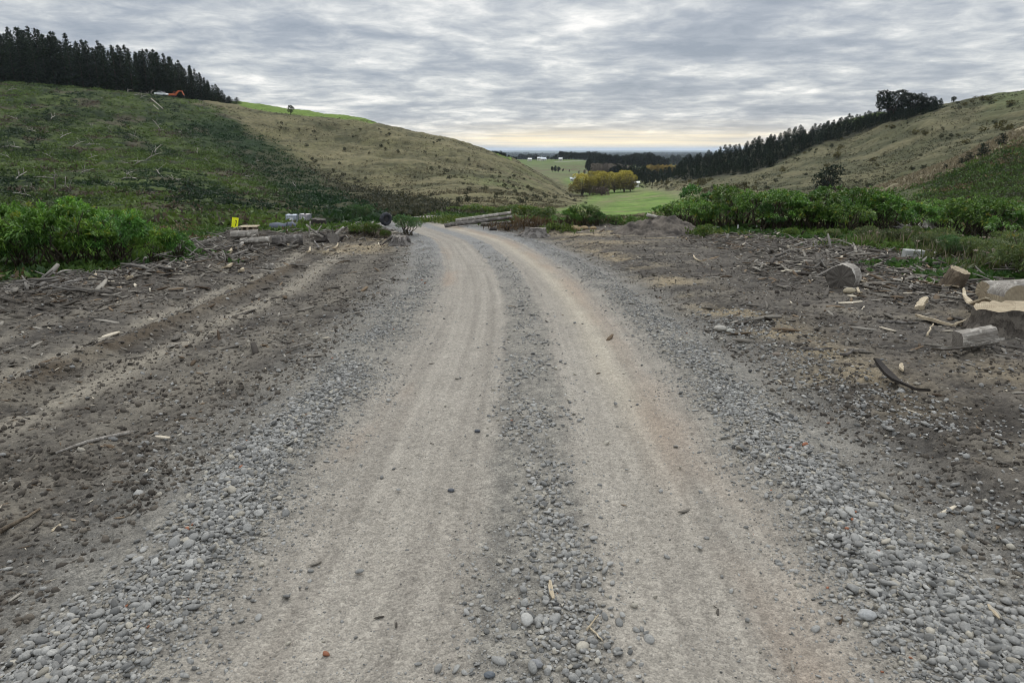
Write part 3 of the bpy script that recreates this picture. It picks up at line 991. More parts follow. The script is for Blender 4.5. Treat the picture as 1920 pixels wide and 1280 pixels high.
o = obj('wood_debris', mk('wood_debris', V, F, [M['chip']], {'tint': ('FLOAT_COLOR', np.repeat(ct, 16, 0))}))
tag(o, 'bark and wood chips strewn over the cleared earth', 'wood chips', kind='stuff')


# ------------------------------------------------------------------ foliage builders
def unit(v):
    return v / (np.linalg.norm(v, axis=-1, keepdims=True) + 1e-9)


def leaves(B, D, L, W, rng, droop=.25, fold=.25):
    """one diamond leaf per row: base point, direction, length, width"""
    n = len(B)
    D = unit(D)
    side = unit(np.cross(D, rng.normal(0, 1, (n, 3)) * .6 + np.array([0, 0, 1.])))
    nor = np.cross(side, D)
    L = np.broadcast_to(L, (n,))[:, None]; W = np.broadcast_to(W, (n,))[:, None]
    mid = B + D * L * .5 + nor * W * fold
    tip = B + D * L - np.array([0, 0, 1.]) * L * droop
    V = np.stack([B, mid - side * W * .5, tip, mid + side * W * .5], 1).reshape(-1, 3)
    F = np.arange(4 * n).reshape(n, 4)
    return V, F


def clumps(P, nl, L, W, tint, rng, up=.9, spread=1., spreadpos=.25, droop=.2, vary=.25):
    n = len(P)
    L = np.broadcast_to(L, (n,)); W = np.broadcast_to(W, (n,))
    d = rng.normal(0, spread, (n, nl, 3)); d[..., 2] = np.abs(d[..., 2]) * .6 + up
    b = P[:, None, :] + rng.normal(0, 1, (n, nl, 3)) * np.array([1, 1, .25]) * (L * spreadpos)[:, None, None]
    k = rng.uniform(.65, 1.25, (n, nl))
    V, F = leaves(b.reshape(-1, 3), d.reshape(-1, 3), (L[:, None] * k).ravel(), (W[:, None] * k).ravel(), rng, droop)
    T = np.repeat(np.repeat(tint, nl, 0) * rng.uniform(1 - vary, 1 + vary, (n * nl, 1)), 4, 0)
    return V, F, T


def shell_points(blobs, n, rng, inner=.72, low=-.55):
    """points on the outside of a heap of ellipsoids, with the way they face"""
    C = np.array([b[0] for b in blobs]); Rr = np.array([b[1] for b in blobs])
    a = (Rr[:, 0] * Rr[:, 1] + Rr[:, 0] * Rr[:, 2]); i = rng.choice(len(blobs), n, p=a / a.sum())
    d = unit(rng.normal(0, 1, (n, 3)))
    d = d[d[:, 2] > low]; i = i[:len(d)]
    r = rng.uniform(inner, 1.03, len(d))[:, None]
    P = C[i] + d * Rr[i] * r
    keep = np.ones(len(P), bool)
    for c, q in zip(C, Rr):
        keep &= (((P - c) / (q * .66)) ** 2).sum(1) > 1
    return P[keep], unit(d / Rr[i])[keep]


def stems_mesh(name, base_r, targets, rng, mat, r0=.03, bend=.15, n=5):
    b = MB()
    for T in targets:
        T = np.array(T, float)
        s = np.array([rng.normal(0, base_r), rng.normal(0, base_r), -.12])
        pts = [s + (T - s) * q + np.array([rng.normal(0, bend), rng.normal(0, bend), 0]) * math.sin(q * 3.14) * np.linalg.norm(T[:2] - s[:2] + .2) for q in np.linspace(0, 1, 5)]
        pts[0] = s
        b.tube(pts, np.linspace(r0, r0 * .3, 5), n, caps=False)
    return b.mesh(name, [mat], True)


def bush_parts(seed, w, h, L=.13, Wl=.032, nt=850, nl=8, col=((.038, .105, .016), (.085, .19, .03)), lobes=7, mat='leaf', openness=.15):
    """one shrub: rosettes of narrow leaves at the twig ends, over bare stems"""
    rng = np.random.default_rng(seed)
    blobs = [(np.array([0, 0, h * .58]), np.array([w * .36, w * .33, h * .36]))]
    for k in range(lobes):
        a = k / lobes * 6.283 + rng.uniform(-.4, .4); r = w * rng.uniform(.20, .36)
        z = h * rng.uniform(.42, .80)
        q = w * rng.uniform(.15, .23)
        blobs.append((np.array([math.cos(a) * r, math.sin(a) * r, z]), np.array([q, q, q * rng.uniform(.65, .95)])))
    P, N = shell_points(blobs, nt * 2, rng, .55, -.45)
    hole = fbm(P[:, 0] * 2.2 / w + P[:, 2] * 1.7, P[:, 1] * 2.2 / w - P[:, 2], 2, seed) > -openness * 2.4
    P, N = P[hole][:nt], N[hole][:nt]
    n = len(P)
    d = N[:, None, :] * .8 + np.array([0, 0, .45]) + rng.normal(0, .62, (n, nl, 3))
    B = np.repeat(P, nl, 0) + rng.normal(0, L * .18, (n * nl, 3))
    k = rng.uniform(.6, 1.25, n * nl)
    V, F = leaves(B, d.reshape(-1, 3), L * k, Wl * k, rng, .3)
    tc = lerp(col[0], col[1], rng.random(n)); yel = rng.random(n) < .06; tc[yel] *= (1.9, 1.15, .8)
    T = np.repeat(np.repeat(tc, nl, 0) * rng.uniform(.75, 1.25, (n * nl, 1)), 4, 0)
    fo = mk('foliage', V, F, [M[mat]], {'tint': ('FLOAT_COLOR', T)})
    st = stems_mesh('stem', w * .08, [b[0] for b in blobs] + [b[0] + np.array([rng.normal(0, .1), rng.normal(0, .1), b[1][2] * .7]) for b in blobs], rng, M['stem'], .012 + .012 * h)
    return [('foliage', fo), ('stem', st)]


def conifer_parts(seed, h, r, whorls=26, per=6, sprays=4, base=.12, col=((.012, .022, .010), (.030, .045, .020)), ragged=.35, sl=.085, trunk=True, power=.8):
    rng = np.random.default_rng(seed)
    Bs, Ds, Ls = [], [], []
    lean = rng.normal(0, .012, 2)
    for k in range(whorls):
        q = (k + rng.uniform(-.3, .3)) / whorls
        z = h * (base + (1 - base) * q)
        for j in range(per):
            a = rng.uniform(0, 6.283)
            ln = r * ((1 - q) ** power) * rng.uniform(1 - ragged * 1.4, 1.12) + r * .05
            up = rng.uniform(-.12, .30) + .45 * q
            d = np.array([math.cos(a), math.sin(a), up])
            for s in range(sprays):
                f = (s + rng.uniform(.3, 1.0)) / sprays
                p = np.array([lean[0] * z, lean[1] * z, z]) + d * ln * f
                Bs.append(p + rng.normal(0, h * .006, 3)); Ds.append(d * .9 + rng.normal(0, .55, 3) + np.array([0, 0, .25])); Ls.append(h * sl * rng.uniform(.6, 1.2) * (1.15 - .6 * q))
    for s in range(8):
        Bs.append(np.array([lean[0] * h, lean[1] * h, h * (.93 + .008 * s)])); Ds.append(np.array([rng.normal(0, .22), rng.normal(0, .22), 1.])); Ls.append(h * .05)
    B = np.array(Bs); D = np.array(Ds); L = np.array(Ls)
    V, F = leaves(B, D, L, L * .42, rng, .15)
    tc = lerp(col[0], col[1], rng.random(len(B)))
    me = mk('crown', V, F, [M['needle']], {'tint': ('FLOAT_COLOR', np.repeat(tc, 4, 0))})
    out = [('crown', me)]
    if trunk:
        b = MB(); b.tube([(0, 0, -.6), (lean[0] * h * .4, lean[1] * h * .4, h * .4), (lean[0] * h, lean[1] * h, h * .97)], [h * .014, h * .010, h * .002], 7)
        for k in range(14):
            z = h * rng.uniform(.05, .5); a = rng.uniform(0, 6.28); ln = r * rng.uniform(.25, .6)
            b.tube([(0, 0, z), (math.cos(a) * ln, math.sin(a) * ln, z - .03 * h * rng.uniform(-.5, 1))], [h * .003, h * .001], 4)
        out.append(('trunk', b.mesh('trunk', [M['trunk']], True)))
    return out


def crown_parts(seed, h, w, nleaf=2200, L=.6, col=((.02, .03, .012), (.045, .06, .022)), lobes=9, trunk=.3, flat=.8, topcol=None, twigs=0, twigcol=(.14, .115, .085), r0=.025):
    """a broad tree: limbs and a crown of leaf sprays in lobes"""
    rng = np.random.default_rng(seed)
    blobs = [(np.array([0, 0, h * .60]), np.array([w * .30, w * .30, h * .30]))]
    for k in range(lobes):
        a = rng.uniform(0, 6.283); rr = w * rng.uniform(.12, .36); z = h * rng.uniform(max(trunk, .17), .84)
        q = w * rng.uniform(.13, .22)
        blobs.append((np.array([math.cos(a) * rr, math.sin(a) * rr, z]), np.array([q, q, q * flat])))
    P, N = shell_points(blobs, nleaf * 3, rng, .6, -.8)
    P, N = P[:nleaf], N[:nleaf]
    n = len(P)
    V, F = leaves(P, N * .8 + rng.normal(0, .7, (n, 3)) + np.array([0, 0, .3]), L * rng.uniform(.6, 1.3, n), L * .5 * rng.uniform(.6, 1.2, n), rng, .2)
    tc = lerp(col[0], col[1], rng.random(n))
    if topcol is not None:
        f = sm(.35, .75, P[:, 2] / h + rng.normal(0, .13, n))
        tc = lerp(tc, lerp(topcol[0], topcol[1], rng.random(n)), f)
    out = [('crown', mk('crown', V, F, [M['needle']], {'tint': ('FLOAT_COLOR', np.repeat(tc, 4, 0))}))]
    b = MB()
    for bl in blobs:
        T = bl[0]
        pts = [(0, 0, -.4), (T[0] * .15, T[1] * .15, h * .22), (T[0] * .6, T[1] * .6, T[2] * .7 + h * .03), tuple(T)]
        b.tube(pts, [h * r0, h * r0 * .8, h * r0 * .4, h * r0 * .15], 6, caps=False)
    for k in range(twigs):
        a = rng.uniform(0, 6.28); rr = w * .46 * math.sqrt(rng.random()); z0 = h * rng.uniform(.1, .3); z1 = h * rng.uniform(.55, .98) * (1 - .35 * (rr / (w * .5)) ** 2)
        b.tube([(math.cos(a) * rr * .45, math.sin(a) * rr * .45, z0), (math.cos(a) * rr * .85, math.sin(a) * rr * .85, (z0 + z1) / 2), (math.cos(a) * rr, math.sin(a) * rr, z1)], [.09, .06, .02], 4, caps=False)
    mt = M['trunk'] if not twigs else plain('twig_bark', twigcol, .95, .25, 3.)
    out.append(('trunk', b.mesh('trunk', [mt], True)))
    return out


def merge_parts(name, parts):
    """a tree too far off to show its parts: crown and trunk as one mesh"""
    ms = [m for _, m in parts]
    V = []; F = []; MI = []; T = []; o_ = 0; mats = []
    for k, m in enumerate(ms):
        n = len(m.vertices); a = np.empty(n * 3, np.float32); m.vertices.foreach_get('co', a); a = a.reshape(-1, 3)
        V.append(a); mats.append(m.materials[0])
        if 'tint' in m.attributes:
            c = np.empty(n * 4, np.float32); m.attributes['tint'].data.foreach_get('color', c); T.append(c.reshape(-1, 4))
        else:
            T.append(np.ones((n, 4), np.float32))
        for p in m.polygons:
            F.append([i + o_ for i in p.vertices]); MI.append(k)
        o_ += n
    me = bpy.data.meshes.new(name); me.from_pydata(np.concatenate(V).tolist(), [], F)
    for m in mats: me.materials.append(m)
    me.polygons.foreach_set('material_index', np.array(MI, np.int32))
    at_ = me.attributes.new('tint', 'FLOAT_COLOR', 'POINT'); at_.data.foreach_set('color', np.concatenate(T).ravel())
    for m in ms: bpy.data.meshes.remove(m)
    return me


# ------------------------------------------------------------------ plants one could not count
rng = np.random.default_rng(21)
CV, CF, CT, co_ = [], [], [], 0


def stuff(name, label, cat, lst, mat):
    V = []; F = []; T = []; o_ = 0
    for v, f, t in lst:
        V.append(v); F.append(f + o_); T.append(t); o_ += len(v)
    o = obj(name, mk(name, np.concatenate(V), np.concatenate(F), [M[mat]], {'tint': ('FLOAT_COLOR', np.concatenate(T))}))
    tag(o, label, cat, kind='stuff'); return o


def hill_pts(n, y0, y1, u0=-.86, u1=.86, p=1.0):
    y = ydist(n, y0, y1, rng, p); x = rng.uniform(u0, u1, n) * y
    return x, y


# bracken and brush over the felled slope on the left, and the slope on the right
x, y = hill_pts(190000, 55, 330)
z = H0(x, y); px, py, n, n2, cut, spur, pad = zones(x, y, z)
m = fbm(x * .06, y * .06, 3, 130); m2 = fbm(x * .25, y * .25, 3, 177)
k = rng.random(len(x)) < np.maximum(cut, spur) * (.35 + .5 * (m2 > -.25) + .15 * (x > 0))
x, y, z, m, m2, cut = x[k], y[k], z[k], m[k], m2[k], cut[k]
band = fbm((x * .52 - y * .855) * .012, (x * .855 + y * .52) * .055, 3, 183)
q = np.clip(.50 + m * .4 + m2 * .6 + band * 1.4 + rng.normal(0, .18, len(x)), 0, 1)
tc = lerp((.014, .030, .010), (.100, .150, .030), q)
dead = (fbm(x * .09, y * .09, 3, 145) + rng.normal(0, .25, len(x))) > .42
tc[dead] = lerp((.045, .034, .024), (.125, .098, .066), rng.random(dead.sum()))
tc = lerp(tc, (.013, .036, .014), .75 * sm(.1, .5, fbm(x * .035 + 5, y * .035, 3, 181)))
tc = lerp(tc, lerp((.008, .024, .008), (.022, .058, .016), rng.random(len(x))), .9 * gstrip(px[k], py[k]) * (x < 0))
rs = x > 0; tc[rs] = lerp(tc[rs] * .75, (.046, .050, .024), .70)
S = rng.uniform(.35, .85, len(x)) * (1 + .5 * np.clip(m2, -1, 1)) * np.where(x > 0, .48, 1.)
b1 = clumps(np.stack([x, y, z - .05 + .25 * np.clip(m2, -.5, 1) * (x < 0)], 1), 7, S, S * .34, tc, rng, .55, .9, .55)
stuff('undergrowth', 'dark green bracken and brush covering the felled hillsides', 'undergrowth', [b1], 'weed')

# dry tussock grass on the pasture slopes
x, y = hill_pts(170000, 80, 430)
z = H0(x, y); px, py, n, n2, cut, spur, pad = zones(x, y, z)
k = (cut < .4) & (spur < .4) & (pad < .3) & (y < np.where(x < 0, 330, 430)) & (rng.random(len(x)) < .25 + .6 * sm(-.4, .5, fbm(x * .15, y * .15, 3, 190)))
k &= ~((x < 0) & (y > 303)) & ~((px > 1240) & (px < 1765) & (py < np.interp(px, [1240, 1290, 1340, 1376, 1400, 1440, 1470, 1500, 1550, 1600, 1650, 1700, 1760], [338, 337, 334, 331, 328, 316, 300, 287, 268, 250, 234, 224, 208])))
x, y, z, px = x[k], y[k], z[k], px[k]
tk = np.clip(rng.random(len(x)) * .7 + .75 * slope_streak(x, y) - .02, 0, 1)
tc = lerp(lerp((.055, .050, .027), (.205, .172, .102), tk), lerp((.044, .046, .024), (.152, .136, .078), tk), sm(1250, 1350, px))  # right hill tufts carry the same painted shadow as the slope
cr = (px > 1600) & (y > 84) & (y < 134); tc[cr] = lerp((.14, .118, .072), (.26, .22, .145), rng.random(cr.sum()))  # paler tan tufts on the crest, light included in the tint
S = rng.uniform(.30, .62, len(x))
b1 = clumps(np.stack([x, y, z - .05], 1), 5, S, S * .26, tc, rng, .9, .6, .3)
x, y = hill_pts(26000, 60, 240, -.4, .06)
z = H0(x, y); px, py, n, n2, cut, spur, pad = zones(x, y, z)
g = sm(-10, 10, py - np.interp(px, [500, 560, 640, 700, 760, 830, 880], [280, 300, 335, 352, 366, 382, 400]) + 7 * n) * (px > 480) * (px < 900) * (1 - cut)
k = rng.random(len(x)) < g * .8
x, y, z = x[k], y[k], z[k]
tc = lerp((.022, .028, .014), (.085, .08, .045), rng.random(len(x))); S = rng.uniform(.35, 1.0, len(x))
b2 = clumps(np.stack([x, y, z], 1), 7, S, S * .34, tc, rng, .6, .8, .5)
stuff('dry_grass', 'dry tan tussock grass and scrub on the open hillsides', 'grass', [b1, b2], 'weed')

# weeds and low greens round the clearing and on the bank below it
L_ = []
x, y = hill_pts(170000, 7, 92, -.98, .98, .75)
ve = veg_edge(x, y); s = road_s(x, y)
n = gn(x * .12, y * .12, 200); n2 = fbm(x * .5, y * .5, 3, 201)
k = (rng.random(len(x)) < ve * (.30 + .6 * sm(-.3, .4, n2))) & ~((np.abs(s) < np.where(y > 38, 1.5, 2.4)) & (y < 58))
x, y, n, n2 = x[k], y[k], n[k], n2[k]
z = H(x, y)
q = np.clip(.45 + .5 * n2 + .3 * n + rng.normal(0, .2, len(x)), 0, 1)
tc = lerp((.026, .060, .014), (.105, .170, .030), q)
br = (gn(x * .22 + 7, y * .22, 205) + rng.normal(0, .25, len(x))) > .50
tc[br] = lerp((.085, .06, .03), (.20, .15, .08), rng.random(br.sum()))
S = rng.uniform(.14, .34, len(x)) * (.7 + y * .010)
L_.append(clumps(np.stack([x, y, z - .02], 1), 8, S, S * .28, tc, rng, .75, .8, .45))


def patch(px, py, rx, ry, n, S0, S1, wr, c0, c1, nl=6, up=1.1, sp=.45, sub_=0., zo=-.02, y0=1.3):
    cx, cy, _ = at(px, py, y0=y0)
    a = rng.normal(0, .5, (n, 2)); xx = cx + a[:, 0] * rx; yy = cy + a[:, 1] * ry
    S = rng.uniform(S0, S1, n)
    L_.append(clumps(np.stack([xx, yy, H(xx, yy) + zo], 1), nl, S, S * wr, lerp(c0, c1, rng.random(n)), rng, up, sp, sub_ + .3))


# rust red dock, yellow green lupin shoots, thistle and seeding grass
for px, py, rx, ry, n in ((985, 424, 1.3, .5, 60), (1025, 422, 1.1, .5, 70), (752, 399, 1.8, 1.4, 90), (960, 424, 1.0, .5, 25), (590, 410, 3, 2, 40), (700, 397, 3, 2, 40)):
    patch(px, py, rx, ry, n, .22, .50, .10, (.050, .032, .018), (.115, .078, .040), 6, 1.1, .6, y0=24)
for px, py, rx, ry, n in ((1310, 441, .9, .5, 60), (1290, 440, .7, .5, 40), (1050, 428, .8, .5, 60), (480, 424, 6, 3, 420), (380, 426, 6, 3, 420), (600, 416, 5, 4, 320), (900, 414, 3.5, 2.5, 260), (840, 412, 2.5, 2.0, 150), (960, 412, 3, 2, 160)):
    patch(px, py, rx, ry, n, .14, .34, .20, (.05, .085, .016), (.12, .155, .03), 8, .9, .7, y0=24)
for px, py, rx, ry, n in ((1680, 462, 1.6, .9, 260), (1800, 484, 1.1, .7, 320), (1745, 462, 1.0, .8, 200), (1890, 508, 1.0, .7, 240), (1840, 470, 1.0, .8, 160), (1905, 470, 1.0, .8, 120)):
    patch(px, py, rx, ry, n // 2, .16, .42, .075, (.055, .080, .022), (.13, .14, .05), 8, 1.1, .6)
    patch(px, py, rx * .9, ry * .9, n // 7, .30, .60, .03, (.14, .115, .075), (.28, .23, .17), 3, 1.8, .35)
    patch(px, py, rx * .7, ry * .7, n // 9, .03, .07, .6, (.26, .21, .17), (.42, .35, .29), 4, .8, .9, zo=.38)
for px, py, rx, ry, n in ((1450, 437, 3.0, .9, 420), (1580, 446, 2.0, .9, 320), (1350, 432, 1.8, .6, 220), (1650, 462, 1.2, .8, 200), (1760, 500, 1.3, .6, 260), (1850, 522, 1.2, .6, 300), (200, 495, 2.2, .5, 260), (110, 492, 1.5, .5, 160), (300, 486, 1.2, .5, 140)):
    patch(px, py, rx, ry, n, .10, .22, .42, (.03, .075, .016), (.075, .14, .03), 7, .7, .8)
stuff('ground_cover', 'low green weeds, dock and seeding grass round the clearing', 'weeds', L_, 'weed')

# shelter belts far out on the plain
x, y = [], []
for k in range(150):
    yy = rng.uniform(1500, 9000) if k > 26 else rng.uniform(1250, 2600)
    hp_ = rng.uniform(880, 1400); ln = rng.uniform(.03, .25) * yy * .5; an = rng.choice([0., .25, 1.4]) + rng.normal(0, .1)
    c = (hp_ - 960) / 1329. * yy
    m_ = int(40 + ln * .12)
    q = rng.uniform(-.5, .5, m_) * ln
    x.append(c + q * math.cos(an) + rng.normal(0, 5, m_)); y.append(yy + q * math.sin(an) + rng.normal(0, 5, m_))
x = np.concatenate(x); y = np.concatenate(y); S = rng.uniform(7, 15, len(x)) * (1 + y / 16000)
tc = lerp((.018, .028, .018), (.045, .055, .028), rng.random(len(x)))
stuff('treeline', 'dark shelter belts far out on the hazy plain', 'trees', [clumps(np.stack([x, y, H0(x, y) - 1], 1), 7, S, S * .55, tc, rng, .8, .7, .35, .1)], 'needle')

# ------------------------------------------------------------------ bushes
BUSH = [bush_parts(300 + k, w, h, .16, .040, nt, 10, [((.048, .130, .018), (.160, .310, .045)), ((.055, .125, .018), (.185, .310, .048)), ((.035, .105, .018), (.115, .255, .046)), ((.048, .120, .017), (.150, .285, .040))][k], lobes=9, openness=.0) for k, (w, h, nt) in enumerate(((1.9, 1.35, 900), (2.2, 1.55, 1000), (1.7, 1.5, 850), (2.4, 1.4, 1000)))]
THK = [bush_parts(310 + k, w, h, .115, .034, 1500, 9, [((.045, .120, .018), (.150, .290, .044)), ((.052, .118, .018), (.180, .290, .050)), ((.032, .095, .020), (.105, .230, .050)), ((.046, .110, .018), (.145, .265, .042))][k], lobes=10, openness=.0) for k, (w, h) in enumerate(((1.9, 1.35), (2.2, 1.55), (1.7, 1.5), (2.4, 1.4)))]
BDIM = [(1.9, 1.35), (2.2, 1.55), (1.7, 1.5), (2.4, 1.4)]
FINE = [bush_parts(320 + k, 1.9, 1.4, .11, .020, 1300, 9, ((.030, .080, .018), (.065, .145, .032)), 7) for k in range(2)]
LUP = [bush_parts(330 + k, 1.6, .9, .17, .036, 420, 9, ((.05, .105, .014), (.13, .19, .03)), 8, openness=.3) for k in range(2)]


def put_bush(px, pb, pt, var, label, grp, lib=None, dim=None, rot=None, wide=1., name='leafy_bush', cat='bush'):
    x, y, z = at(px, pb)
    lib = lib or BUSH
    w, h = dim or BDIM[var % 4]
    H_ = (pb - pt) / 1280. * (y * CP - z * SP)
    s = H_ / h
    return thing(name, label, cat, lib[var % len(lib)], (x, y, z), (0, 0, rot if rot is not None else RNG.uniform(0, 6.28)), (s * wide, s * wide, s), grp)


LEFTB = [(-95, 512, 395, 0), (-14, 510, 404, 1), (48, 507, 418, 2), (20, 486, 388, 3), (112, 503, 396, 3), (172, 500, 414, 1), (140, 482, 384, 0), (228, 497, 402, 2), (268, 480, 418, 0), (205, 478, 394, 3), (292, 493, 432, 1), (335, 487, 436, 2)]
LEFTB.sort()
for k, (px, pb, pt, v) in enumerate(LEFTB):
    nm = ORD[k - 1] if k else None
    lab = 'bright green leafy bush at the left edge, overhanging the debris bank' if k == 0 else f'bright green leafy bush, {nm} from the left along the left bank'
    put_bush(px, pb, pt, v, lab, 'leafy bushes along the left bank', wide=1.0)
RIGHTB = [(1236, 418, 386, 0), (1275, 424, 368, 1), (1325, 424, 352, 2), (1300, 428, 378, 3), (1385, 428, 348, 1), (1350, 430, 382, 0), (1430, 430, 358, 3), (1475, 432, 362, 0), (1455, 434, 384, 2), (1515, 433, 358, 1), (1555, 434, 362, 2), (1600, 436, 353, 3), (1535, 436, 382, 3), (1640, 440, 362, 0), (1590, 440, 380, 1)]
RIGHTB.sort()
for k, (px, pb, pt, v) in enumerate(RIGHTB):
    put_bush(px, pb, pt, v, f'lush green bush, {ORD[k]} from the left in the thicket behind the chips', 'lush bushes behind the wood chips', THK, BDIM[v % 4], wide=1.12)
for k, (px, pb, pt, v) in enumerate([(1672, 436, 378, 2), (1715, 432, 380, 0), (1752, 436, 374, 1), (1800, 446, 378, 3), (1838, 450, 368, 1), (1880, 452, 376, 2), (1925, 462, 380, 0)]):
    put_bush(px, pb, pt, v, f'broad green bush, {ORD[k]} from the left in the weedy right corner', 'broad bushes in the right corner', THK, BDIM[v % 4], wide=1.2)
for k, (px, pb, pt, v) in enumerate([(1062, 424, 392, 0), (1092, 422, 383, 1), (1118, 424, 394, 2), (1152, 420, 404, 3), (1186, 416, 405, 0)]):
    put_bush(px, pb, pt, v, f'dark green bush, {ORD[k]} from the left between the log pile and soil heap', 'dark bushes beside the soil heap', THK, BDIM[v % 4], wide=1.2)
for k, (px, pb, pt, v) in enumerate([(850, 404, 388, 0), (882, 406, 386, 1), (915, 406, 388, 0), (950, 408, 388, 1), (985, 410, 386, 0), (1020, 414, 392, 1)]):
    put_bush(px, pb, pt, v, f'yellow green bush, {ORD[k]} from the left behind the felled logs', 'yellow green bushes behind the logs', LUP, (1.6, .9), name='low_bush', wide=1.3)
put_bush(676, 422, 384, 0, 'big rounded dark green bush left of the old tyre', None, FINE, (1.9, 1.4), wide=1.25)
put_bush(764, 442, 403, 1, 'rounded feathery green bush at the road bend beside the rooted stump', None, FINE, (1.9, 1.4), wide=1.1)
for k, (px, pb, pt, v) in enumerate([(697, 442, 420, 0), (668, 440, 424, 1), (722, 446, 432, 0)]):
    put_bush(px, pb, pt, v, ('low bright green bush in front of the big rounded bush', 'low green bush left of the clay mound top', 'small yellow green bush under the old tyre')[k], None, LUP, (1.6, .9), name='low_bush')
put_bush(1790, 486, 442, 0, 'grassy seeding shrub with pale flower heads beside the concrete block', None, FINE, (1.9, 1.4), wide=1.2, name='seeding_shrub', cat='shrub')
WEEDY = [bush_parts(340 + k, 1.5, 1.1, .13, .016, 700, 9, ((.045, .075, .020), (.135, .180, .046)), 8, openness=.2) for k in range(2)]
for k, (px, pb, pt, v, ww) in enumerate([(1560, 448, 430, 0, 1.3), (1625, 452, 424, 1, 1.2), (1668, 462, 430, 0, 1.1), (1705, 462, 424, 1, .9), (1738, 476, 440, 0, 1.2), (1762, 470, 428, 1, 1.0), (1832, 492, 448, 0, 1.1), (1866, 506, 462, 1, 1.2), (1885, 480, 436, 0, 1.0), (1902, 514, 456, 0, 1.1), (1935, 524, 440, 1, 1.2)]):
    put_bush(px, pb, pt, v, f'olive green weedy shrub, {ORD[k]} from the left in the weeds behind the log rounds', 'olive weedy shrubs right of the chips', WEEDY, (1.5, 1.1), wide=ww, name='weedy_shrub', cat='shrub')
put_bush(1480, 444, 428, 0, 'small yellow green lupin before the thicket', None, LUP, (1.6, .9), name='low_bush')
put_bush(1318, 446, 424, 1, 'yellow green lupin at the right foot of the soil heap', None, LUP, (1.6, .9), name='low_bush')

# ------------------------------------------------------------------ trees
PINE = [conifer_parts(400 + k, 21, 4.3 + .5 * (k % 3), 32, 7, 4, .06, ragged=.34 + .08 * (k % 3), sl=.066, power=.85 + .12 * (k % 2)) for k in range(5)]
rng = np.random.default_rng(77)
edge_px = [(-90, 40), (-40, 46), (0, 60), (40, 62), (80, 64), (120, 70), (150, 78), (180, 88), (210, 92), (240, 94), (262, 100), (285, 98), (305, 104), (325, 110), (345, 120), (362, 130), (378, 142), (394, 152), (408, 164), (420, 174), (432, 181), (441, 186)]
pines = []
EP = np.array(edge_px, float)
for row in range(4):
    px = -110 + row * 5
    while px < 446 - row * 12:
        Y = float(np.interp(px, [0, 200, 350, 450], [288, 296, 306, 312])) + 8 * row + rng.uniform(-2, 2)
        top = float(np.interp(px, EP[:, 0], EP[:, 1])) + rng.uniform(-12, 18) * (1 if px < 330 else .4) + (5 if row == 0 else 0) + 1.5 * row - 3
        pines.append((px + rng.uniform(-5, 5), Y, top))
        px += rng.uniform(9, 15)
for k, (px, Y, top) in enumerate(pines):
    u = float(uu(px, 170)); x = u * Y; z = gz(x, Y)
    h = float(vv(top)) * Y - z
    h = max(h, 3.0)
    s = h / 21
    thing('pine_tree', 'tall dark pine in the plantation along the left skyline', 'pine tree', PINE[k % 5], (x, Y, z - .1), (0, 0, rng.uniform(0, 6.28)), (max(s, .55) * rng.uniform(.9, 1.1), max(s, .55) * rng.uniform(.9, 1.1), s), 'pines along the left skyline')

# young plantation down the right hand ridge
YP = [merge_parts('young_pine', conifer_parts(430 + k, 9, 3.5, 15, 10, 3, .02, ((.012, .022, .014), (.030, .044, .025)), .16, .15, True, .85)) for k in range(5)]
lo = np.array([(1240, 338), (1290, 337), (1340, 334), (1376, 331), (1400, 328), (1420, 322), (1440, 316), (1470, 300), (1500, 287), (1550, 268), (1600, 250), (1650, 234), (1700, 224), (1760, 208)], float)
hi = np.array([(1240, 330), (1270, 314), (1300, 304), (1350, 291), (1400, 280), (1450, 265), (1500, 251), (1550, 240), (1600, 230), (1650, 221), (1700, 213), (1760, 203)], float)
got = []
tries = 0
while len(got) < 299 and tries < 40000:
    tries += 1
    px = rng.uniform(1236, 1765); a = np.interp(px, hi[:, 0], hi[:, 1]); b_ = np.interp(px, lo[:, 0], lo[:, 1])
    py = rng.uniform(a - 1, b_)
    if all((px - q[0]) ** 2 + ((py - q[1]) * 1.7) ** 2 > 44 for q in got):
        got.append((px, py))
for k, (px, py) in enumerate(got):
    x, y, z = at0(px, max(py, np.interp(px, hi[:, 0], hi[:, 1]) + 1.5), H0, 180, 560)
    s = rng.uniform(13, 20) / 1280. * y / 9.
    o = obj('young_pine', YP[k % 5], None, (x, y, z - .2), (0, 0, rng.uniform(0, 6.28)), s)
    tag(o, 'young dark pine in the plantation running down the right ridge', 'pine tree', 'young pines down the right ridge')

MAC = [crown_parts(450 + k, 12, 14, 3200, .9, ((.008, .014, .009), (.022, .030, .016)), 16, .18, .85) for k in range(3)]
for k, (px, py, h, w, lab) in enumerate([(1688, 218, 52, 1.1, 'largest spreading dark tree, leftmost of the clump on the right ridge'), (1730, 212, 37, 1.15, 'middle spreading dark tree of the clump on the right ridge'), (1760, 205, 26, 1.2, 'lowest spreading dark tree, rightmost of the clump on the right ridge')]):
    x, y, z = at0(px, py, H0, 180, 400)
    H_ = h / 1280. * y
    s = H_ / 12
    thing('spreading_tree', lab, 'tree', MAC[k], (x, y + 6, gz(x, y + 6) - .3), (0, 0, k), (s * w, s * w, s), 'spreading dark trees on the right ridge')
px, py = 1787, 191
x, y, z = at0(px, py + 2, H0, 180, 400)
obj_ = thing('small_tree', 'lone small dark tree on the bare right skyline', 'tree', crown_parts(460, 2.6, 2.2, 420, .35, lobes=5), (x, y, z - .1))
x, y, z = at0(545, 213, H0, 200, 330)
thing('small_tree', 'lone small rounded tree on the left skyline', 'tree', crown_parts(461, 3.6, 3.9, 520, .45, ((.03, .04, .025), (.06, .07, .04)), lobes=6, trunk=.25), (x, y, z - .1))
x, y, z = at(1549, 360)
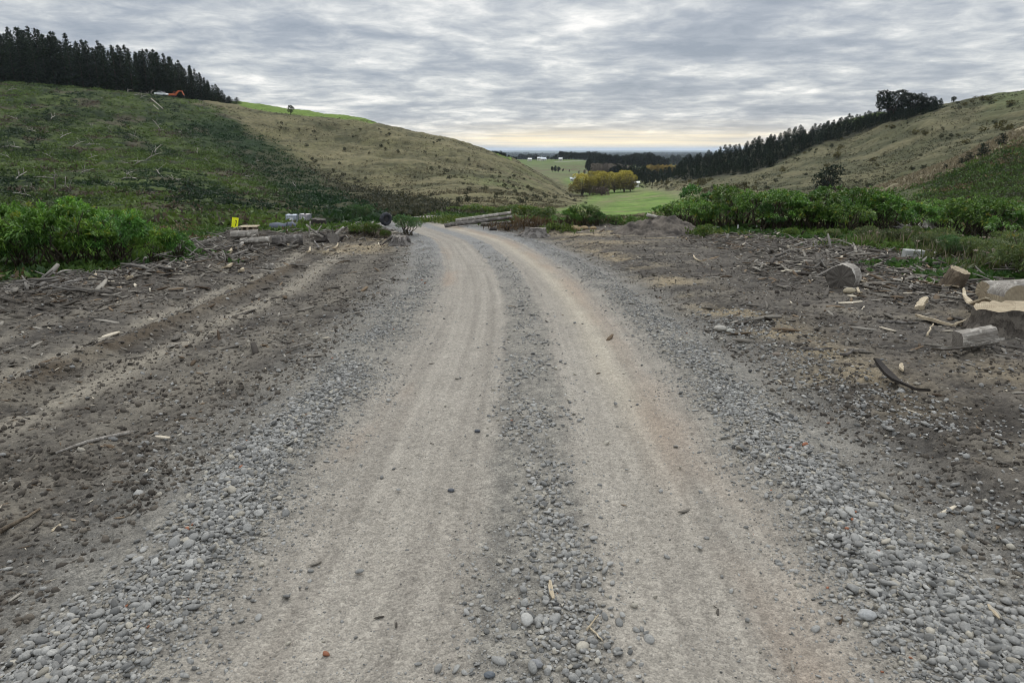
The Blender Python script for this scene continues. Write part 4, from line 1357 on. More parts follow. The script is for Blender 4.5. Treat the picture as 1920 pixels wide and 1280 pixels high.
thing('dark_pine', 'single dark bushy pine behind the green thicket', 'pine tree', crown_parts(462, 6.0, 6.2, 1500, .5, ((.010, .02, .010), (.030, .044, .022)), 13, .15, .8), (x, y, z - .3), sc=1.0 * y / 150)
for k, (px, py, h) in enumerate([(1772, 318, 9), (1801, 309, 11), (1817, 304, 15), (1842, 294, 20), (1877, 271, 17)]):
    x, y, z = at0(px, py, H0, 60, 135)
    s = h / 1280. * y / 2.0 * 1.15
    thing('young_tree', f'small dark conifer, {ORD[k]} from the left along the tan spur', 'tree', conifer_parts(470 + k, 2.0, 1.0, 12, 9, 4, .02, ((.008, .016, .010), (.022, .034, .02)), .35, .20, power=.40), (x, y, z - .05), (0, 0, k), s, 'small conifers along the tan spur')

# yellow willows in the valley
WIL = [crown_parts(480 + k, 12, 11, 3800, .72, ((.15, .125, .055), (.22, .185, .075)), 22, .06, 1.05, ((.34, .29, .05), (.48, .41, .085)), 60, (.17, .14, .10)) for k in range(3)]
for k, (px, pb, pt, w, Y) in enumerate([(1092, 354, 322, 1.05, 335), (1118, 350, 318, .95, 362), (1132, 357, 320, 1.05, 338), (1152, 352, 321, .8, 352), (1171, 355, 317, 1.0, 344), (1106, 356, 330, .7, 332), (1182, 352, 326, .7, 350)]):
    x = float(uu(px, 350)) * Y; z = gz(x, Y)
    h = float(vv(pt)) * Y - z; s = h / 12
    w *= 1.2; thing('willow_tree', f'round yellow willow, {ORD[sorted([1092, 1118, 1132, 1152, 1171, 1106, 1182]).index(px)]} from the left in the valley clump', 'willow tree', WIL[k % 3], (x, Y, z - .1), (0, 0, k * 1.3), (s * w, s * w, s), 'yellow willows in the valley')
WT = crown_parts(486, 4, 9, 900, .6, ((.07, .05, .045), (.12, .09, .075)), 8, .2, .7, None, 40, (.09, .07, .06))
Y = 318; x = float(uu(1128, 358)) * Y
thing('bare_shrub', 'bare purplish brown shrub at the foot of the yellow willows', 'shrub', WT, (x, Y, gz(x, Y)), sc=(1.1, 1, .95))

# dark woods beyond the willows
DK = [merge_parts('shelter_tree', crown_parts(490 + k, 20, 13, 1100, 1.9, ((.012, .019, .012), (.030, .038, .022)), 9, .15, 1.1)) for k in range(4)]
BARE = [merge_parts('bare_tree', crown_parts(500 + k, 13, 8, 900, .9, ((.15, .125, .105), (.21, .175, .145)), 8, .2, 1.2, None, 50, (.15, .12, .10))) for k in range(2)]
YEL = merge_parts('autumn_tree', crown_parts(505, 14, 9, 900, 1.2, ((.18, .125, .05), (.27, .19, .06)), 8, .2, 1.1, ((.30, .22, .06), (.36, .27, .08)), 30, (.15, .12, .09)))


def far_tree(me, nm, px, Y, top, label, grp, cat='tree', base_h=20., wid=1.):
    x = float(uu(px, 300)) * Y; z = gz(x, Y)
    h = max(float(vv(top)) * Y - z, 3.); s = h / base_h
    o = obj(nm, me, None, (x, Y, z - .5), (0, 0, rng.uniform(0, 6.28)), (s * wid, s * wid, s)); tag(o, label, cat, grp)


bt = np.array([(1030, 297), (1040, 290), (1052, 283), (1075, 285), (1095, 286), (1108, 283), (1130, 287), (1150, 289), (1170, 290), (1195, 286), (1215, 285), (1235, 291), (1250, 296)], float)
k = 0
for row in range(3):
    px = 1034 + row * 4
    while px < 1250:
        Y = (1020 if px < 1105 else 800) + row * 22 + rng.uniform(-8, 8)
        far_tree(DK[k % 4], 'shelter_tree', px, Y, np.interp(px, bt[:, 0], bt[:, 1]) + rng.uniform(-1.2, 1.6), 'dark conifer in the shelter belt across the valley mouth', 'dark trees across the valley mouth', wid=.95); k += 1
        px += rng.uniform(7.5, 11)
for k, (px, Y, top) in enumerate([(1104, 640, 297), (1110, 650, 295), (1116, 640, 302)]):
    far_tree(DK[k], 'shelter_tree', px, Y, top, ('dark', 'tallest dark', 'low dark')[k] + ' tree at the left end of the bare brown grove', None, wid=.7)
for k, (px, Y, top) in enumerate([(1183, 470, 309), (1195, 480, 311), (1207, 470, 308), (1190, 450, 318), (1204, 445, 320), (1218, 460, 313), (1228, 470, 316), (1212, 430, 328), (1226, 430, 330), (1236, 450, 324), (1188, 420, 338), (1178, 425, 340), (1160, 560, 306), (1170, 570, 307), (1150, 560, 309), (1246, 440, 326)]):
    far_tree(DK[k % 4], 'shelter_tree', px, Y, top, 'dark tree in the wood right of the yellow willows', 'dark wood right of the willows', wid=.9)
for k in range(16):
    px = 1116 + k * 4.2; far_tree(BARE[k % 2], 'bare_tree', px, 640 + rng.uniform(-25, 25), 304 + rng.uniform(-2, 2) + (2 if px > 1165 else 0), 'leafless grey brown tree in the grove behind the willows', 'leafless grove behind the willows', base_h=13.)
for k in range(7):
    px = 1216 + k * 8.; far_tree(YEL, 'autumn_tree', px, 560 + rng.uniform(-10, 10), 307 + rng.uniform(-1, 1), f'pale yellow autumn tree, {ORD[k]} from the left beside the plantation foot', 'pale yellow trees at the plantation foot', base_h=14.)
for k, (px, Y, top) in enumerate([(1036, 690, 311), (1042, 700, 309), (1048, 690, 311), (1056, 700, 316), (1068, 690, 317), (1086, 670, 318), (1096, 660, 316)]):
    far_tree(DK[k % 4] if k < 4 else BARE[k % 2], 'valley_tree', px, Y, top, ('dark tree of the small group below the farmhouse' if k < 4 else 'brown leafless tree between the small dark group and the willows'), 'trees below the farmhouse' if k < 4 else 'brown trees left of the willows', base_h=20. if k < 4 else 13., wid=.9)
for k, px in enumerate((1005, 1012, 1020, 1027)):
    far_tree(DK[k % 4], 'shelter_tree', px, 1120, 292.5 + rng.uniform(-.5, 1), 'small dark tree behind the white farm buildings', 'small trees behind the farm', wid=1.4)
for k, px in enumerate((978, 985, 992, 999, 1005)):
    far_tree(DK[k % 4], 'shelter_tree', px, 1700, 288.5, 'tree of the isolated dark block on the plain', 'isolated dark block of trees on the plain', wid=1.5)
for k, (px, top) in enumerate([(924, 281), (930, 280), (935, 281.5), (941, 282), (946, 285), (954, 288), (960, 291), (964, 293)]):
    Y = 318 + 2 * k; x = float(uu(px, 290)) * Y; z = gz(x, Y); h = max(float(vv(top)) * Y - z, 3)
    o = obj('ridge_tree', DK[k % 4], None, (x, Y, z - .3), (0, 0, k), (h / 20 * .62, h / 20 * .62, h / 20)); tag(o, 'dark tree peeping over the low end of the tan ridge', 'tree', 'dark trees behind the tan ridge')
for k, (px, top, Y) in enumerate([(1290, 288, 1500), (1303, 290, 1500), (1270, 289, 1600), (1312, 289.5, 1300), (1262, 290, 1450)]):
    far_tree(DK[k % 4], 'shelter_tree', px, Y, top, 'dark paddock tree standing on the plain beyond the plantation', 'paddock trees beyond the plantation', wid=1.1)

# ------------------------------------------------------------------ scattered shrubs of the hillsides
SHR = [merge_parts('gorse_shrub', crown_parts(520 + k, 1.1, 1.5, 130, .30, ((.018, .024, .012), (.05, .052, .026)), 5, .2, .8)) for k in range(4)]
OLV = [merge_parts('scrub_bush', crown_parts(526 + k, 1.3, 2.4, 170, .38, ((.05, .05, .018), (.12, .10, .03)), 6, .2, .7)) for k in range(3)]
spots = [(930, 373), (975, 356), (905, 355), (912, 356), (944, 340), (953, 342), (957, 345), (965, 361), (970, 366), (984, 364), (1002, 370), (1008, 372), (1013, 376), (986, 376), (1024, 372), (878, 378), (852, 334), (866, 336), (838, 324), (818, 356), (1078, 378), (1062, 366), (945, 352), (950, 356), (962, 352), (990, 352), (1000, 355), (1020, 366), (1030, 371), (996, 358), (940, 368), (930, 366), (1098, 383), (1069, 372), (1040, 374)]
tries = 0
while len(spots) < 125 and tries < 9000:
    tries += 1
    px = rng.uniform(520, 1085); lo_ = np.interp(px, [520, 650, 800, 923, 1000, 1084], [216, 228, 256, 290, 322, 375]); py = rng.uniform(lo_ + 3, np.interp(px, [520, 650, 800, 900, 1084], [285, 340, 375, 385, 386]))
    dn = gn(px * .02, py * .04, 600) + rng.normal(0, .15)
    if dn > .18 or rng.random() < .06:
        spots.append((px, py))
for k, (px, py) in enumerate(spots):
    x, y, z = at0(px, py, H0, 60, 330)
    o = obj('gorse_shrub', SHR[k % 4], None, (x, y, z - .05), (0, 0, rng.uniform(0, 6.28)), rng.uniform(.45, 1.15)); tag(o, 'small dark shrub dotted on the tan hillside', 'shrub', 'dark shrubs dotted over the tan hillside')
spots = []
tries = 0
while len(spots) < 170 and tries < 20000:
    tries += 1
    px = rng.uniform(1190, 1900); up_ = np.interp(px, [1190, 1240, 1300, 1380, 1440, 1500, 1600, 1700, 1800, 1900], [345, 342, 340, 334, 320, 290, 252, 226, 192, 174])
    dn_ = np.interp(px, [1190, 1300, 1500, 1640, 1700, 1800, 1900], [352, 362, 372, 352, 333, 295, 245]); py = rng.uniform(up_, dn_)
    d_ = gn(px * .012, py * .03, 611) + rng.normal(0, .18) + .5 * bump(py, up_, 9)
    if d_ > .3:
        spots.append((px, py))
for k, (px, py) in enumerate(spots):
    x, y, z = at0(px, py, H0, 100, 480)
    yl = gn(px * .02 + 5, py * .03, 615) > .1
    o = obj('scrub_bush' if yl else 'gorse_shrub', OLV[k % 3] if yl else SHR[k % 4], None, (x, y, z - .05), (0, 0, rng.uniform(0, 6.28)), rng.uniform(.45, 1.3))
    tag(o, 'olive scrub bush on the right hillside' if yl else 'small dark shrub on the right hillside', 'shrub', 'olive scrub on the right hillside' if yl else 'dark shrubs on the right hillside')

# ------------------------------------------------------------------ timber, stumps and other things in the clearing
from mathutils import Vector
rng = np.random.default_rng(91)


def aim(p0, p1):
    return tuple(Vector((p1[0] - p0[0], p1[1] - p0[1], p1[2] - p0[2])).to_track_quat('Z', 'Y').to_euler())


def ring(n, r, seed, amt=.06):
    q = np.random.default_rng(seed); th = np.arange(n) / n * 2 * math.pi
    rr = r * (1 + amt * (np.sin(2 * th + q.uniform(0, 6)) * .7 + np.sin(3 * th + q.uniform(0, 6)) * .6 + np.sin(7 * th + q.uniform(0, 6)) * .25) + q.normal(0, amt * .12, n))
    return np.stack([np.cos(th) * rr, np.sin(th) * rr], 1)


def log_parts(L, r0, r1, seed, bark, cut, n=36, amt=.06, secs=9, flare=0., slope=0.):
    """a length of trunk along local z: bark side and its two sawn faces"""
    q = np.random.default_rng(seed)
    R0 = ring(n, 1., seed, amt)
    V = []
    for k in range(secs):
        f = k / (secs - 1)
        r = r0 + (r1 - r0) * f + flare * (1 - f) ** 3
        w = 1 + q.normal(0, .022, (n, 1))
        fl = 1 + (flare > 0) * .35 * (1 - f) ** 2 * np.maximum(0, np.sin(5 * np.arange(n) / n * 2 * math.pi + seed))[:, None]
        xy = R0 * r * w * fl
        z = np.full((n, 1), L * f) + (q.normal(0, .012 * min(1, r0 * 4), (n, 1)) if k in (0, secs - 1) else 0) + (xy[:, :1] * slope if k == secs - 1 else 0)
        V.append(np.concatenate([xy, z], 1))
    F = [(i * n + j, i * n + (j + 1) % n, (i + 1) * n + (j + 1) % n, (i + 1) * n + j) for i in range(secs - 1) for j in range(n)]
    side = MB().add(np.concatenate(V), F).mesh('bark', [bark], True)
    out = [('bark', side)]
    for end, vv_ in ((0, V[0]), (1, V[-1])):
        c = vv_.mean(0); inner_ = c + (vv_ - c) * .55 + np.array([0, 0, 1]) * q.normal(0, .004, (n, 1))
        P = np.concatenate([vv_, inner_, c[None]])
        F = [(j, (j + 1) % n, n + (j + 1) % n, n + j) for j in range(n)] + [(n + j, n + (j + 1) % n, 2 * n) for j in range(n)]
        if end == 0: F = [f[::-1] for f in F]
        out.append(('cut_face', MB().add(P, F).mesh('cut_face', [cut], True)))
    return out


def log_between(p0, p1, r0, r1, label, cat='log', name='felled_log', bark='greybark', cut='oldcut', seed=0, group=None, **k):
    L = math.dist(p0, p1)
    return thing(name, label, cat, log_parts(L, r0, r1, seed, M[bark], M[cut], **k), p0, aim(p0, p1), None, group)


def g(px, py, up=0., **k):
    x, y, z = at(px, py, **k); return (x, y, z + up)


def beside(p, dx, dy, up=0.):
    x, y = p[0] + dx, p[1] + dy; return (x, y, gz(x, y) + up)


def slab(name, label, cat, a, b, w, t_, mat, bow=0., side=0., seed=0, group=None, taper=(.5, .8, 1, .95, .8, .55, .2), tilt=.25):
    """a split or peeled piece of wood lying from a to b"""
    q = np.random.default_rng(seed)
    a = np.array(a, float); b = np.array(b, float); L = np.linalg.norm(b - a)
    n = len(taper); V = []
    for i, k in enumerate(taper):
        f = i / (n - 1); x = f * L
        yy = side * L * 4 * f * (1 - f) + q.normal(0, w * .05); zz = bow * L * (2 * f - 1) ** 2 + q.normal(0, t_ * .12)
        ww = w * k * .5; tt = t_ * .5 * (.5 + .5 * k)
        for (sy, sz) in ((-1, -1), (1, -1), (1, 1), (-.2, 1.25), (-1, .8)):
            V.append((x, yy + sy * ww + q.normal(0, w * .03), zz + sz * tt + sy * ww * tilt))
    F = [tuple(range(5))[::-1], tuple(range((n - 1) * 5, n * 5))]
    for i in range(n - 1):
        for j in range(5):
            F.append((i * 5 + j, (i + 1) * 5 + j, (i + 1) * 5 + (j + 1) % 5, i * 5 + (j + 1) % 5))
    d = (b - a) / L
    V = np.array(V)[:, [2, 1, 0]] * np.array([1, 1, 1])      # length along local z
    o = obj(name, MB().add(V, [f[::-1] for f in F]).mesh(name, [M[mat]]), None, tuple(a), None or (0, 0, 0))
    zax = Vector(d); up_ = Vector((0, 0, 1)); yax = up_.cross(zax).normalized(); xax = yax.cross(zax) * -1
    xax = yax.cross(zax)
    from mathutils import Matrix
    xax = Vector((0, 0, 1)) - zax * zax.z; xax.normalize(); yax = zax.cross(xax)
    o.rotation_euler = Matrix((xax, yax, zax)).transposed().to_euler()
    return tag(o, label, cat, group)


def stick(name, label, cat, pts, r0, r1, mat, group=None, n=6, wob=.03, seed=0):
    q = np.random.default_rng(seed); pts = np.array(pts, float)
    f = np.linspace(0, len(pts) - 1, 7); P = np.stack([np.interp(f, range(len(pts)), pts[:, k]) for k in range(3)], 1)
    L = np.linalg.norm(pts[-1] - pts[0]); P[1:-1] += q.normal(0, wob * L * .5, (5, 3)) * np.array([1, 1, .5])
    c = P[0].copy()
    b = MB(); b.tube(P - c, np.linspace(r0, r1, 7), n, rough=.15, rng=q)
    return tag(obj(name, b.mesh(name, [M[mat]], True), None, tuple(c)), label, cat, group)


# right side: the sawn rounds, the big stump and the split pieces round it
p = g(1574, 541); log_between((p[0], p[1], p[2] + .17), (p[0] + .24, p[1] + .26, p[2] + .17), .225, .22, 'short grey log round lying on its side on the bare earth', 'log round', 'log_round', 'silver', 'greycut', 3)
p = g(1797, 543); log_between((p[0] - .03, p[1] + .20, p[2] - .03), (p[0] + .03, p[1] + .09, p[2] + .31), .175, .15, 'upright tilted log round with peeling bark among the chips', 'log round', 'log_round', 'bark', 'cut', 5, amt=.08, slope=-.05)
p = g(1872, 570); log_between((p[0] - .02, p[1] + .35, p[2] + .13), (p[0] + 1.25, p[1] + .55, p[2] + .15), .132, .135, 'pale barked log lying behind the big stump, sawn end showing', 'log', 'felled_log', 'silver', 'cut', 7)


def half_round(L, r, seed):
    q = np.random.default_rng(seed); n = 14
    th = np.linspace(0, math.pi, n); V = []
    for k in (0, .5, 1.):
        for a in th: V.append((math.cos(a) * r * (1 + q.normal(0, .02)), k * L, math.sin(a) * r * .8 + .14))
        V.append((-r, k * L, 0)); V.append((r, k * L, 0))
    m = n + 2; b = MB(); F = []
    for i in range(2):
        for j in range(n - 1): F.append((i * m + j, i * m + j + 1, (i + 1) * m + j + 1, (i + 1) * m + j))
    b.add(V, F, 0)
    F = [(i * m + n - 1, i * m + n, (i + 1) * m + n, (i + 1) * m + n - 1) for i in range(2)] + [(i * m + n + 1, i * m, (i + 1) * m, (i + 1) * m + n + 1) for i in range(2)]
    F += [tuple(range(n)) + (n, n + 1), tuple(range(2 * m, 2 * m + n))[::-1] + (2 * m + n + 1, 2 * m + n)]
    c = MB().add(V, F, 0)
    return [('bark', b.mesh('bark', [M['silver']], True)), ('split_wood', c.mesh('split_wood', [M['cut']]))]


p = g(1890, 578); thing('split_log', 'half round of split log with white bark on top, behind the big stump', 'split log', half_round(.3, .20, 4), (p[0] + .18, p[1] + .12, p[2] - .0), (0, 0, .15))
p = g(1922, 634)
thing('tree_stump', 'big low sawn stump with dark bark at the right edge', 'tree stump', [q for q in log_parts(.325, .44, .415, 12, M['stumpbark'], M['cut'], 40, .035, 7, .10)], (p[0] + .14, p[1] + .37, p[2] - .05), (-.09, -.02, .4))
p = g(1812, 660); q_ = g(1862, 650)
q = np.random.default_rng(61); o = thing('wood_block', 'squared grey wood block lying in front of the big stump', 'wood block', [], (p[0] - .03, p[1] + .12, p[2] + .085), (0, R(82), .14))
nz, nn = 9, 20; th = np.arange(nn) / nn * 6.2832; V = []
for i in range(nz):
    f = i / (nz - 1)
    for t_ in th:
        c_, s_ = math.cos(t_), math.sin(t_); k_ = min(1 / max(abs(c_), 1e-3), 1 / max(abs(s_), 1e-3)) * .82 + .18
        a_ = .095 * (1 + .06 * math.sin(3 * f + t_)) * (1 + q.normal(0, .02)); V.append((c_ * k_ * a_, s_ * k_ * .075 * (1 + q.normal(0, .03)), f * (.42 + .03 * c_ + .02 * s_)))
V = np.array(V); Fb = [(i * nn + j, i * nn + (j + 1) % nn, (i + 1) * nn + (j + 1) % nn, (i + 1) * nn + j) for i in range(nz - 1) for j in range(nn)]
obj('block', MB().add(V, Fb).mesh('block', [M['silver']]), o)
obj('cut_face', MB().add(V[:nn], [tuple(range(nn))[::-1]]).mesh('cut_face', [M['oldcut']]), o); obj('cut_face', MB().add(V[-nn:], [tuple(range(nn))]).mesh('cut_face', [M['oldcut']]), o)

slab('wood_splinter', 'broad pale split slab lying left of the big stump', 'wood slab', g(1722, 600, .04), g(1788, 616, .03), .16, .035, 'pale', .02, .0, 1, taper=(.75, 1, 1, .95, .85, .7, .35))
slab('wood_splinter', 'long curved pale bark strip in front of the squared block', 'wood strip', g(1742, 671, .05), g(1872, 662, .10), .12, .03, 'silver', .06, -.05, 2, taper=(.15, .5, .7, .8, .9, 1, .7), tilt=.5)
slab('bark_strip', 'dark curled bark strip lying on the earth right of the gravel', 'bark strip', g(1640, 705, .10), g(1738, 748, .015), .10, .03, 'darkbark', .10, .05, 3, taper=(.5, .8, 1, .8, .5, .4, .25))
slab('wood_splinter', 'pale curled splinter standing off the back of the big stump', 'wood splinter', g(1802, 566, .06), g(1846, 598, .12), .13, .03, 'pale', .10, .02, 4, taper=(.2, .4, .7, .8, 1, .9, .6))
stick('dead_branch', 'long pale straight stick lying between the two right rounds and stump', 'stick', [g(1716, 552, .03), g(1760, 557, .02), g(1803, 560, .03)], .022, .012, 'silver', None, 6, .015, 5)
stick('dead_branch', 'dark thin stick pointing at the broad pale slab', 'stick', [g(1645, 606, .02), g(1722, 608, .02)], .03, .01, 'greybark', None, 6, .01, 6)
slab('wood_splinter', 'flat grey slab lying left of the upright log round', 'wood slab', g(1744, 528, .04), g(1768, 533, .03), .20, .04, 'silver', 0, 0, 7, taper=(.6, 1, 1, 1, .9, .8, .5))
slab('wood_splinter', 'tan bark slab leaning at the foot of the upright log round', 'bark slab', g(1766, 538, .02), g(1794, 545, .06), .16, .03, 'pale', .03, 0, 8)
slab('wood_splinter', 'long grey slab lying flat among the chips left of the rounds', 'wood slab', g(1688, 523, .03), g(1724, 520, .04), .14, .03, 'silver', .02, .04, 9)
slab('wood_splinter', 'knobbly whitish wood fragment alone on the earth', 'wood fragment', g(1722, 582, .03), g(1730, 574, .10), .12, .08, 'pale', .0, .0, 10, taper=(.8, 1, .6, 1, .7, .9, .5))
stick('dead_branch', 'thin pale twig beside the broad pale slab', 'twig', [g(1738, 632, .02), g(1748, 618, .07)], .014, .008, 'pale', None, 5, .02, 11)
stick('dead_branch', 'pale stick running from the broad slab to the big stump', 'stick', [g(1790, 612, .02), g(1822, 602, .05)], .02, .01, 'pale', None, 5, .02, 12)
for k, (a, b_, w, m) in enumerate(sorted([((1430, 470), (1452, 474), .10, 'silver'), ((1462, 470), (1480, 477), .09, 'silver'), ((1492, 474), (1520, 470), .08, 'pale'), ((1540, 466), (1556, 462), .08, 'silver'), ((1528, 490), (1552, 491), .10, 'silver'), ((1300, 484), (1322, 496), .05, 'pale'), ((1355, 448), (1392, 446), .09, 'pale'), ((1396, 446), (1404, 438), .06, 'silver'), ((1610, 528), (1625, 533), .06, 'pale'), ((1608, 545), (1616, 556), .05, 'pale'), ((1560, 470), (1580, 474), .08, 'silver'), ((1600, 480), (1622, 476), .08, 'silver'), ((1700, 502), (1730, 504), .09, 'pale'), ((1660, 510), (1690, 512), .08, 'silver'), ((1830, 505), (1840, 498), .08, 'pale'), ((1840, 540), (1862, 530), .09, 'pale'), ((1590, 660), (1622, 664), .04, 'silver'), ((1500, 660), (1560, 662), .05, 'greybark'), ((1690, 690), (1692, 704), .04, 'pale'), ((1575, 672), (1600, 664), .035, 'greybark')])):
    slab('wood_splinter', f'larger split wood piece, {ORD[k]} of twenty from the left across the chip field', 'wood splinter', g(*a, .03), g(*b_, .04), w, .025, m, .03, .03, 40 + k, 'larger split pieces in the chip field')
RS = [(1440, 470), ]
p = g(1697, 484); o = thing('concrete_block', 'pale grey concrete block lying at the edge of the weeds', 'concrete block', [], (p[0], p[1], p[2]), (.04, .03, -.12))
b = MB(); b.box((.22, .12, .085), (.44, .22, .20)); bo = obj('block', b.mesh('block', [M['concrete']]), o); bv = bo.modifiers.new('worn_edges', 'BEVEL'); bv.width = .012; bv.segments = 2
for px, py, h, lab in ((1383, 432, 9, 'taller white marker peg at the edge of the chip field'), (1418, 431, 7, 'shorter white marker peg right of the taller peg')):
    p = g(px, py); H_ = h / 1280. * p[1]
    b = MB(); b.box((0, 0, H_ / 2 - .05), (.055, .025, H_ + .1), rotz(.4) @ roty(.06)); b.add([(-.03, -.013, H_), (.03, -.013, H_), (.03, .013, H_), (-.03, .013, H_), (0, 0, H_ + .04)], [(0, 1, 4), (1, 2, 4), (2, 3, 4), (3, 0, 4)])
    tag(obj('marker_peg', b.mesh('marker_peg', [M['peg']]), None, p), lab, 'marker peg')


def shard(px, pb, pt, lean, w, label):
    p = g(px, pb); h = (pb - pt) / 1280. * p[1]
    slab('driftwood_shard', label, 'wood shard', (p[0], p[1], p[2] - .1), (p[0] + lean * h, p[1] + .1, p[2] + h), w, .06, 'silver', .02, .02, 21, taper=(1, 1, 1, .9, .7, .45, .08))


shard(1908, 450, 416, -.35, .24, 'pointed pale wood shard standing up in the right edge weeds')
p = g(1915, 448); stick('dead_branch', 'grey broken branch leaning right behind the pointed shard', 'branch', [(p[0], p[1] + .2, p[2]), (p[0] + .45, p[1] + .3, p[2] + .42)], .05, .02, 'silver', None, 6, .03, 22)


def stump_rooted(name, label, p, r, h, seed, bark='greybark', cut='oldcut', nroots=7, rl=1.0, rot=(0, 0, 0), rz0=.3):
    q = np.random.default_rng(seed)
    parts = log_parts(h, r * 1.05, r * .9, seed, M[bark], M[cut], 24, .10, 5, r * .35)
    e = thing(name, label, 'tree stump', parts, p, rot)
    for k in range(nroots):
        a = k / nroots * 6.283 + q.uniform(-.3, .3); L = r * rl * q.uniform(.9, 1.7)
        d = np.array([math.cos(a), math.sin(a), 0])
        P = [d * r * .7 + (0, 0, h * rz0 * 1.6), d * (r * 1.15) + (0, 0, h * rz0), d * (r + L * .6) + (0, 0, h * .1), d * (r + L) + (0, 0, -.05 - q.random() * .1)]
        b = MB(); b.tube(P, [r * .26, r * .2, r * .12, r * .05], 7, rough=.15, rng=q)
        obj('root', b.mesh('root', [M[bark]], True), e)
    return e


p = g(752, 460); stump_rooted('rooted_stump', 'pale weathered stump on spidery roots beside the road bend', (p[0] - .05, p[1], p[2] + .05), .25, .22, 31, 'greybark', 'oldcut', 8, .65, (.05, .1, 0), .6)
p = g(1002, 446); stump_rooted('rooted_stump', 'grey sawn stump half buried in soil right of the log pile', (p[0], p[1] + .1, p[2] - .1), .42, .42, 32, 'greybark', 'oldcut', 6, .8, (.0, .12, 1))
p = g(1726, 434); stump_rooted('rooted_stump', 'weathered stump rising out of the weeds in the right corner', (p[0], p[1], p[2] + .1), .42, .52, 33, 'silver', 'oldcut', 7, .9, (.1, 0, 0))
p = g(1692, 444); stump_rooted('rooted_stump', 'small dark grey root wad tipped over in the weeds', (p[0], p[1], p[2] + .15), .20, .28, 34, 'greybark', 'greycut', 8, 1.2, (.9, .4, .3))
p = g(598, 432, y0=38); stump_rooted('rooted_stump', 'dark old stump with a grey flat top beside the white tanks', (p[0], p[1], p[2]), .40, .62, 35, 'darkbark', 'greycut', 7, .8, (.06, .08, 0))

# log pile at the bend
p0 = g(834, 427, .09); p1 = beside(p0, 2.9, .9, .30)
log_between(p0, p1, .088, .075, 'long grey log, lower front one of the pile at the bend', 'log', seed=41, group='felled logs at the bend')
p0_ = (p0[0] + .45, p0[1] + .35, p0[2] + .17); p1_ = (p1[0] - .05, p1[1] + .2, p1[2] + .17)
log_between(p0_, p1_, .085, .065, 'long grey log resting on top of the pile at the bend', 'log', bark='silver', seed=42, group='felled logs at the bend')
p0 = g(902, 424, .07); p1 = beside(p0, 2.3, .5, .12)
log_between(p0, p1, .075, .065, 'shorter pale log lying right of the pile at the bend', 'log', bark='silver', seed=43, group='felled logs at the bend')
p = g(957, 412); slab('wood_splinter', 'white splinter sticking up at the right end of the log pile', 'wood splinter', (p[0], p[1] + .8, p[2] + .3), (p[0] + .03, p[1] + .85, p[2] + .85), .12, .05, 'pale', 0, 0, 44)
p = g(1146, 414); stick('snag_root', 'forked pale snag standing on the bank behind the clay cut', 'snag', [(p[0], p[1], p[2] - .1), (p[0] - .02, p[1], p[2] + .25), (p[0] + .14, p[1], p[2] + .62)], .08, .025, 'silver', None, 7, .05, 45)
p = g(1121, 410); stick('dead_branch', 'thin grey pole leaning out of the bushes behind the clay cut', 'pole', [(p[0], p[1] + .3, p[2]), (p[0] + .5, p[1] + .4, p[2] + .52)], .035, .025, 'silver', None, 6, .01, 46)
# heap of dug soil
q = np.random.default_rng(48); hx_, hy_ = np.meshgrid(np.linspace(-2.1, 2.1, 90), np.linspace(-1.5, 1.5, 70)); X_ = hx_.ravel(); Y_ = hy_.ravel()
bx, by, bz = at(1252, 441)
by += 1.0
Zh = .90 * np.exp(-((X_ + .1) / 1.0) ** 2 - (Y_ / .95) ** 2) ** .85 + .30 * np.exp(-((X_ - 1.05) / .6) ** 2 - ((Y_ + .1) / .6) ** 2) + .22 * np.exp(-((X_ + 1.25) / .6) ** 2 - ((Y_ + .2) / .6) ** 2)
Zh = Zh * .76 * (1 + .30 * fbm(X_ * 1.3, Y_ * 1.3, 4, 710)) + .10 * fbm(X_ * 5, Y_ * 5, 4, 711, .65) * sm(.03, .2, Zh)
Zw = H(X_ + bx, Y_ + by) - bz - .10 + Zh
i_ = np.arange(90 * 70).reshape(70, 90); Fs = np.stack([i_[:-1, :-1], i_[:-1, 1:], i_[1:, 1:], i_[1:, :-1]], -1).reshape(-1, 4)
ct_ = lerp((.045, .039, .034), (.135, .115, .095), sm(-.6, .6, fbm(X_ * 2.2, Y_ * 2.2, 4, 712) + .5 * fbm(X_ * 9, Y_ * 9, 3, 713)))
hp_ = obj('soil_heap', mk('soil_heap', np.stack([X_, Y_, Zw], 1), Fs, [M['chip']], {'tint': ('FLOAT_COLOR', ct_)}, False), None, (bx, by, bz)); tag(hp_, 'heap of dug grey brown soil at the right of the road bend', 'soil heap')
p = (bx - .55, by + .1, bz + .60); stick('heap_log', 'grey branch log lying on top of the soil heap', 'log', [p, (p[0] + .75, p[1] - .2, p[2] - .18)], .07, .055, 'silver', None, 8, .02, 47)
for k, (px, py, r) in enumerate([(925, 432, .13), (940, 428, .16), (955, 430, .2), (1078, 432, .18), (1095, 430, .14), (1112, 430, .12)]):
    p = g(px, py); v, f = ico(2); v = v * (1 + .16 * np.array([gn(q[0] * 2 + k, q[1] * 2 + q[2], 700) for q in v])[:, None]) * np.array([1.2, 1, .7]) * r
    tag(obj('soil_lump', MB().add(v, f).mesh('soil_lump', [M['clay'] if k > 2 else M['darkbark']], True), None, (p[0], p[1], p[2] + r * .3)), f'earth lump, {ORD[k]} of six between logs and soil heap counted from log pile', 'earth lump', 'earth lumps at the bend')

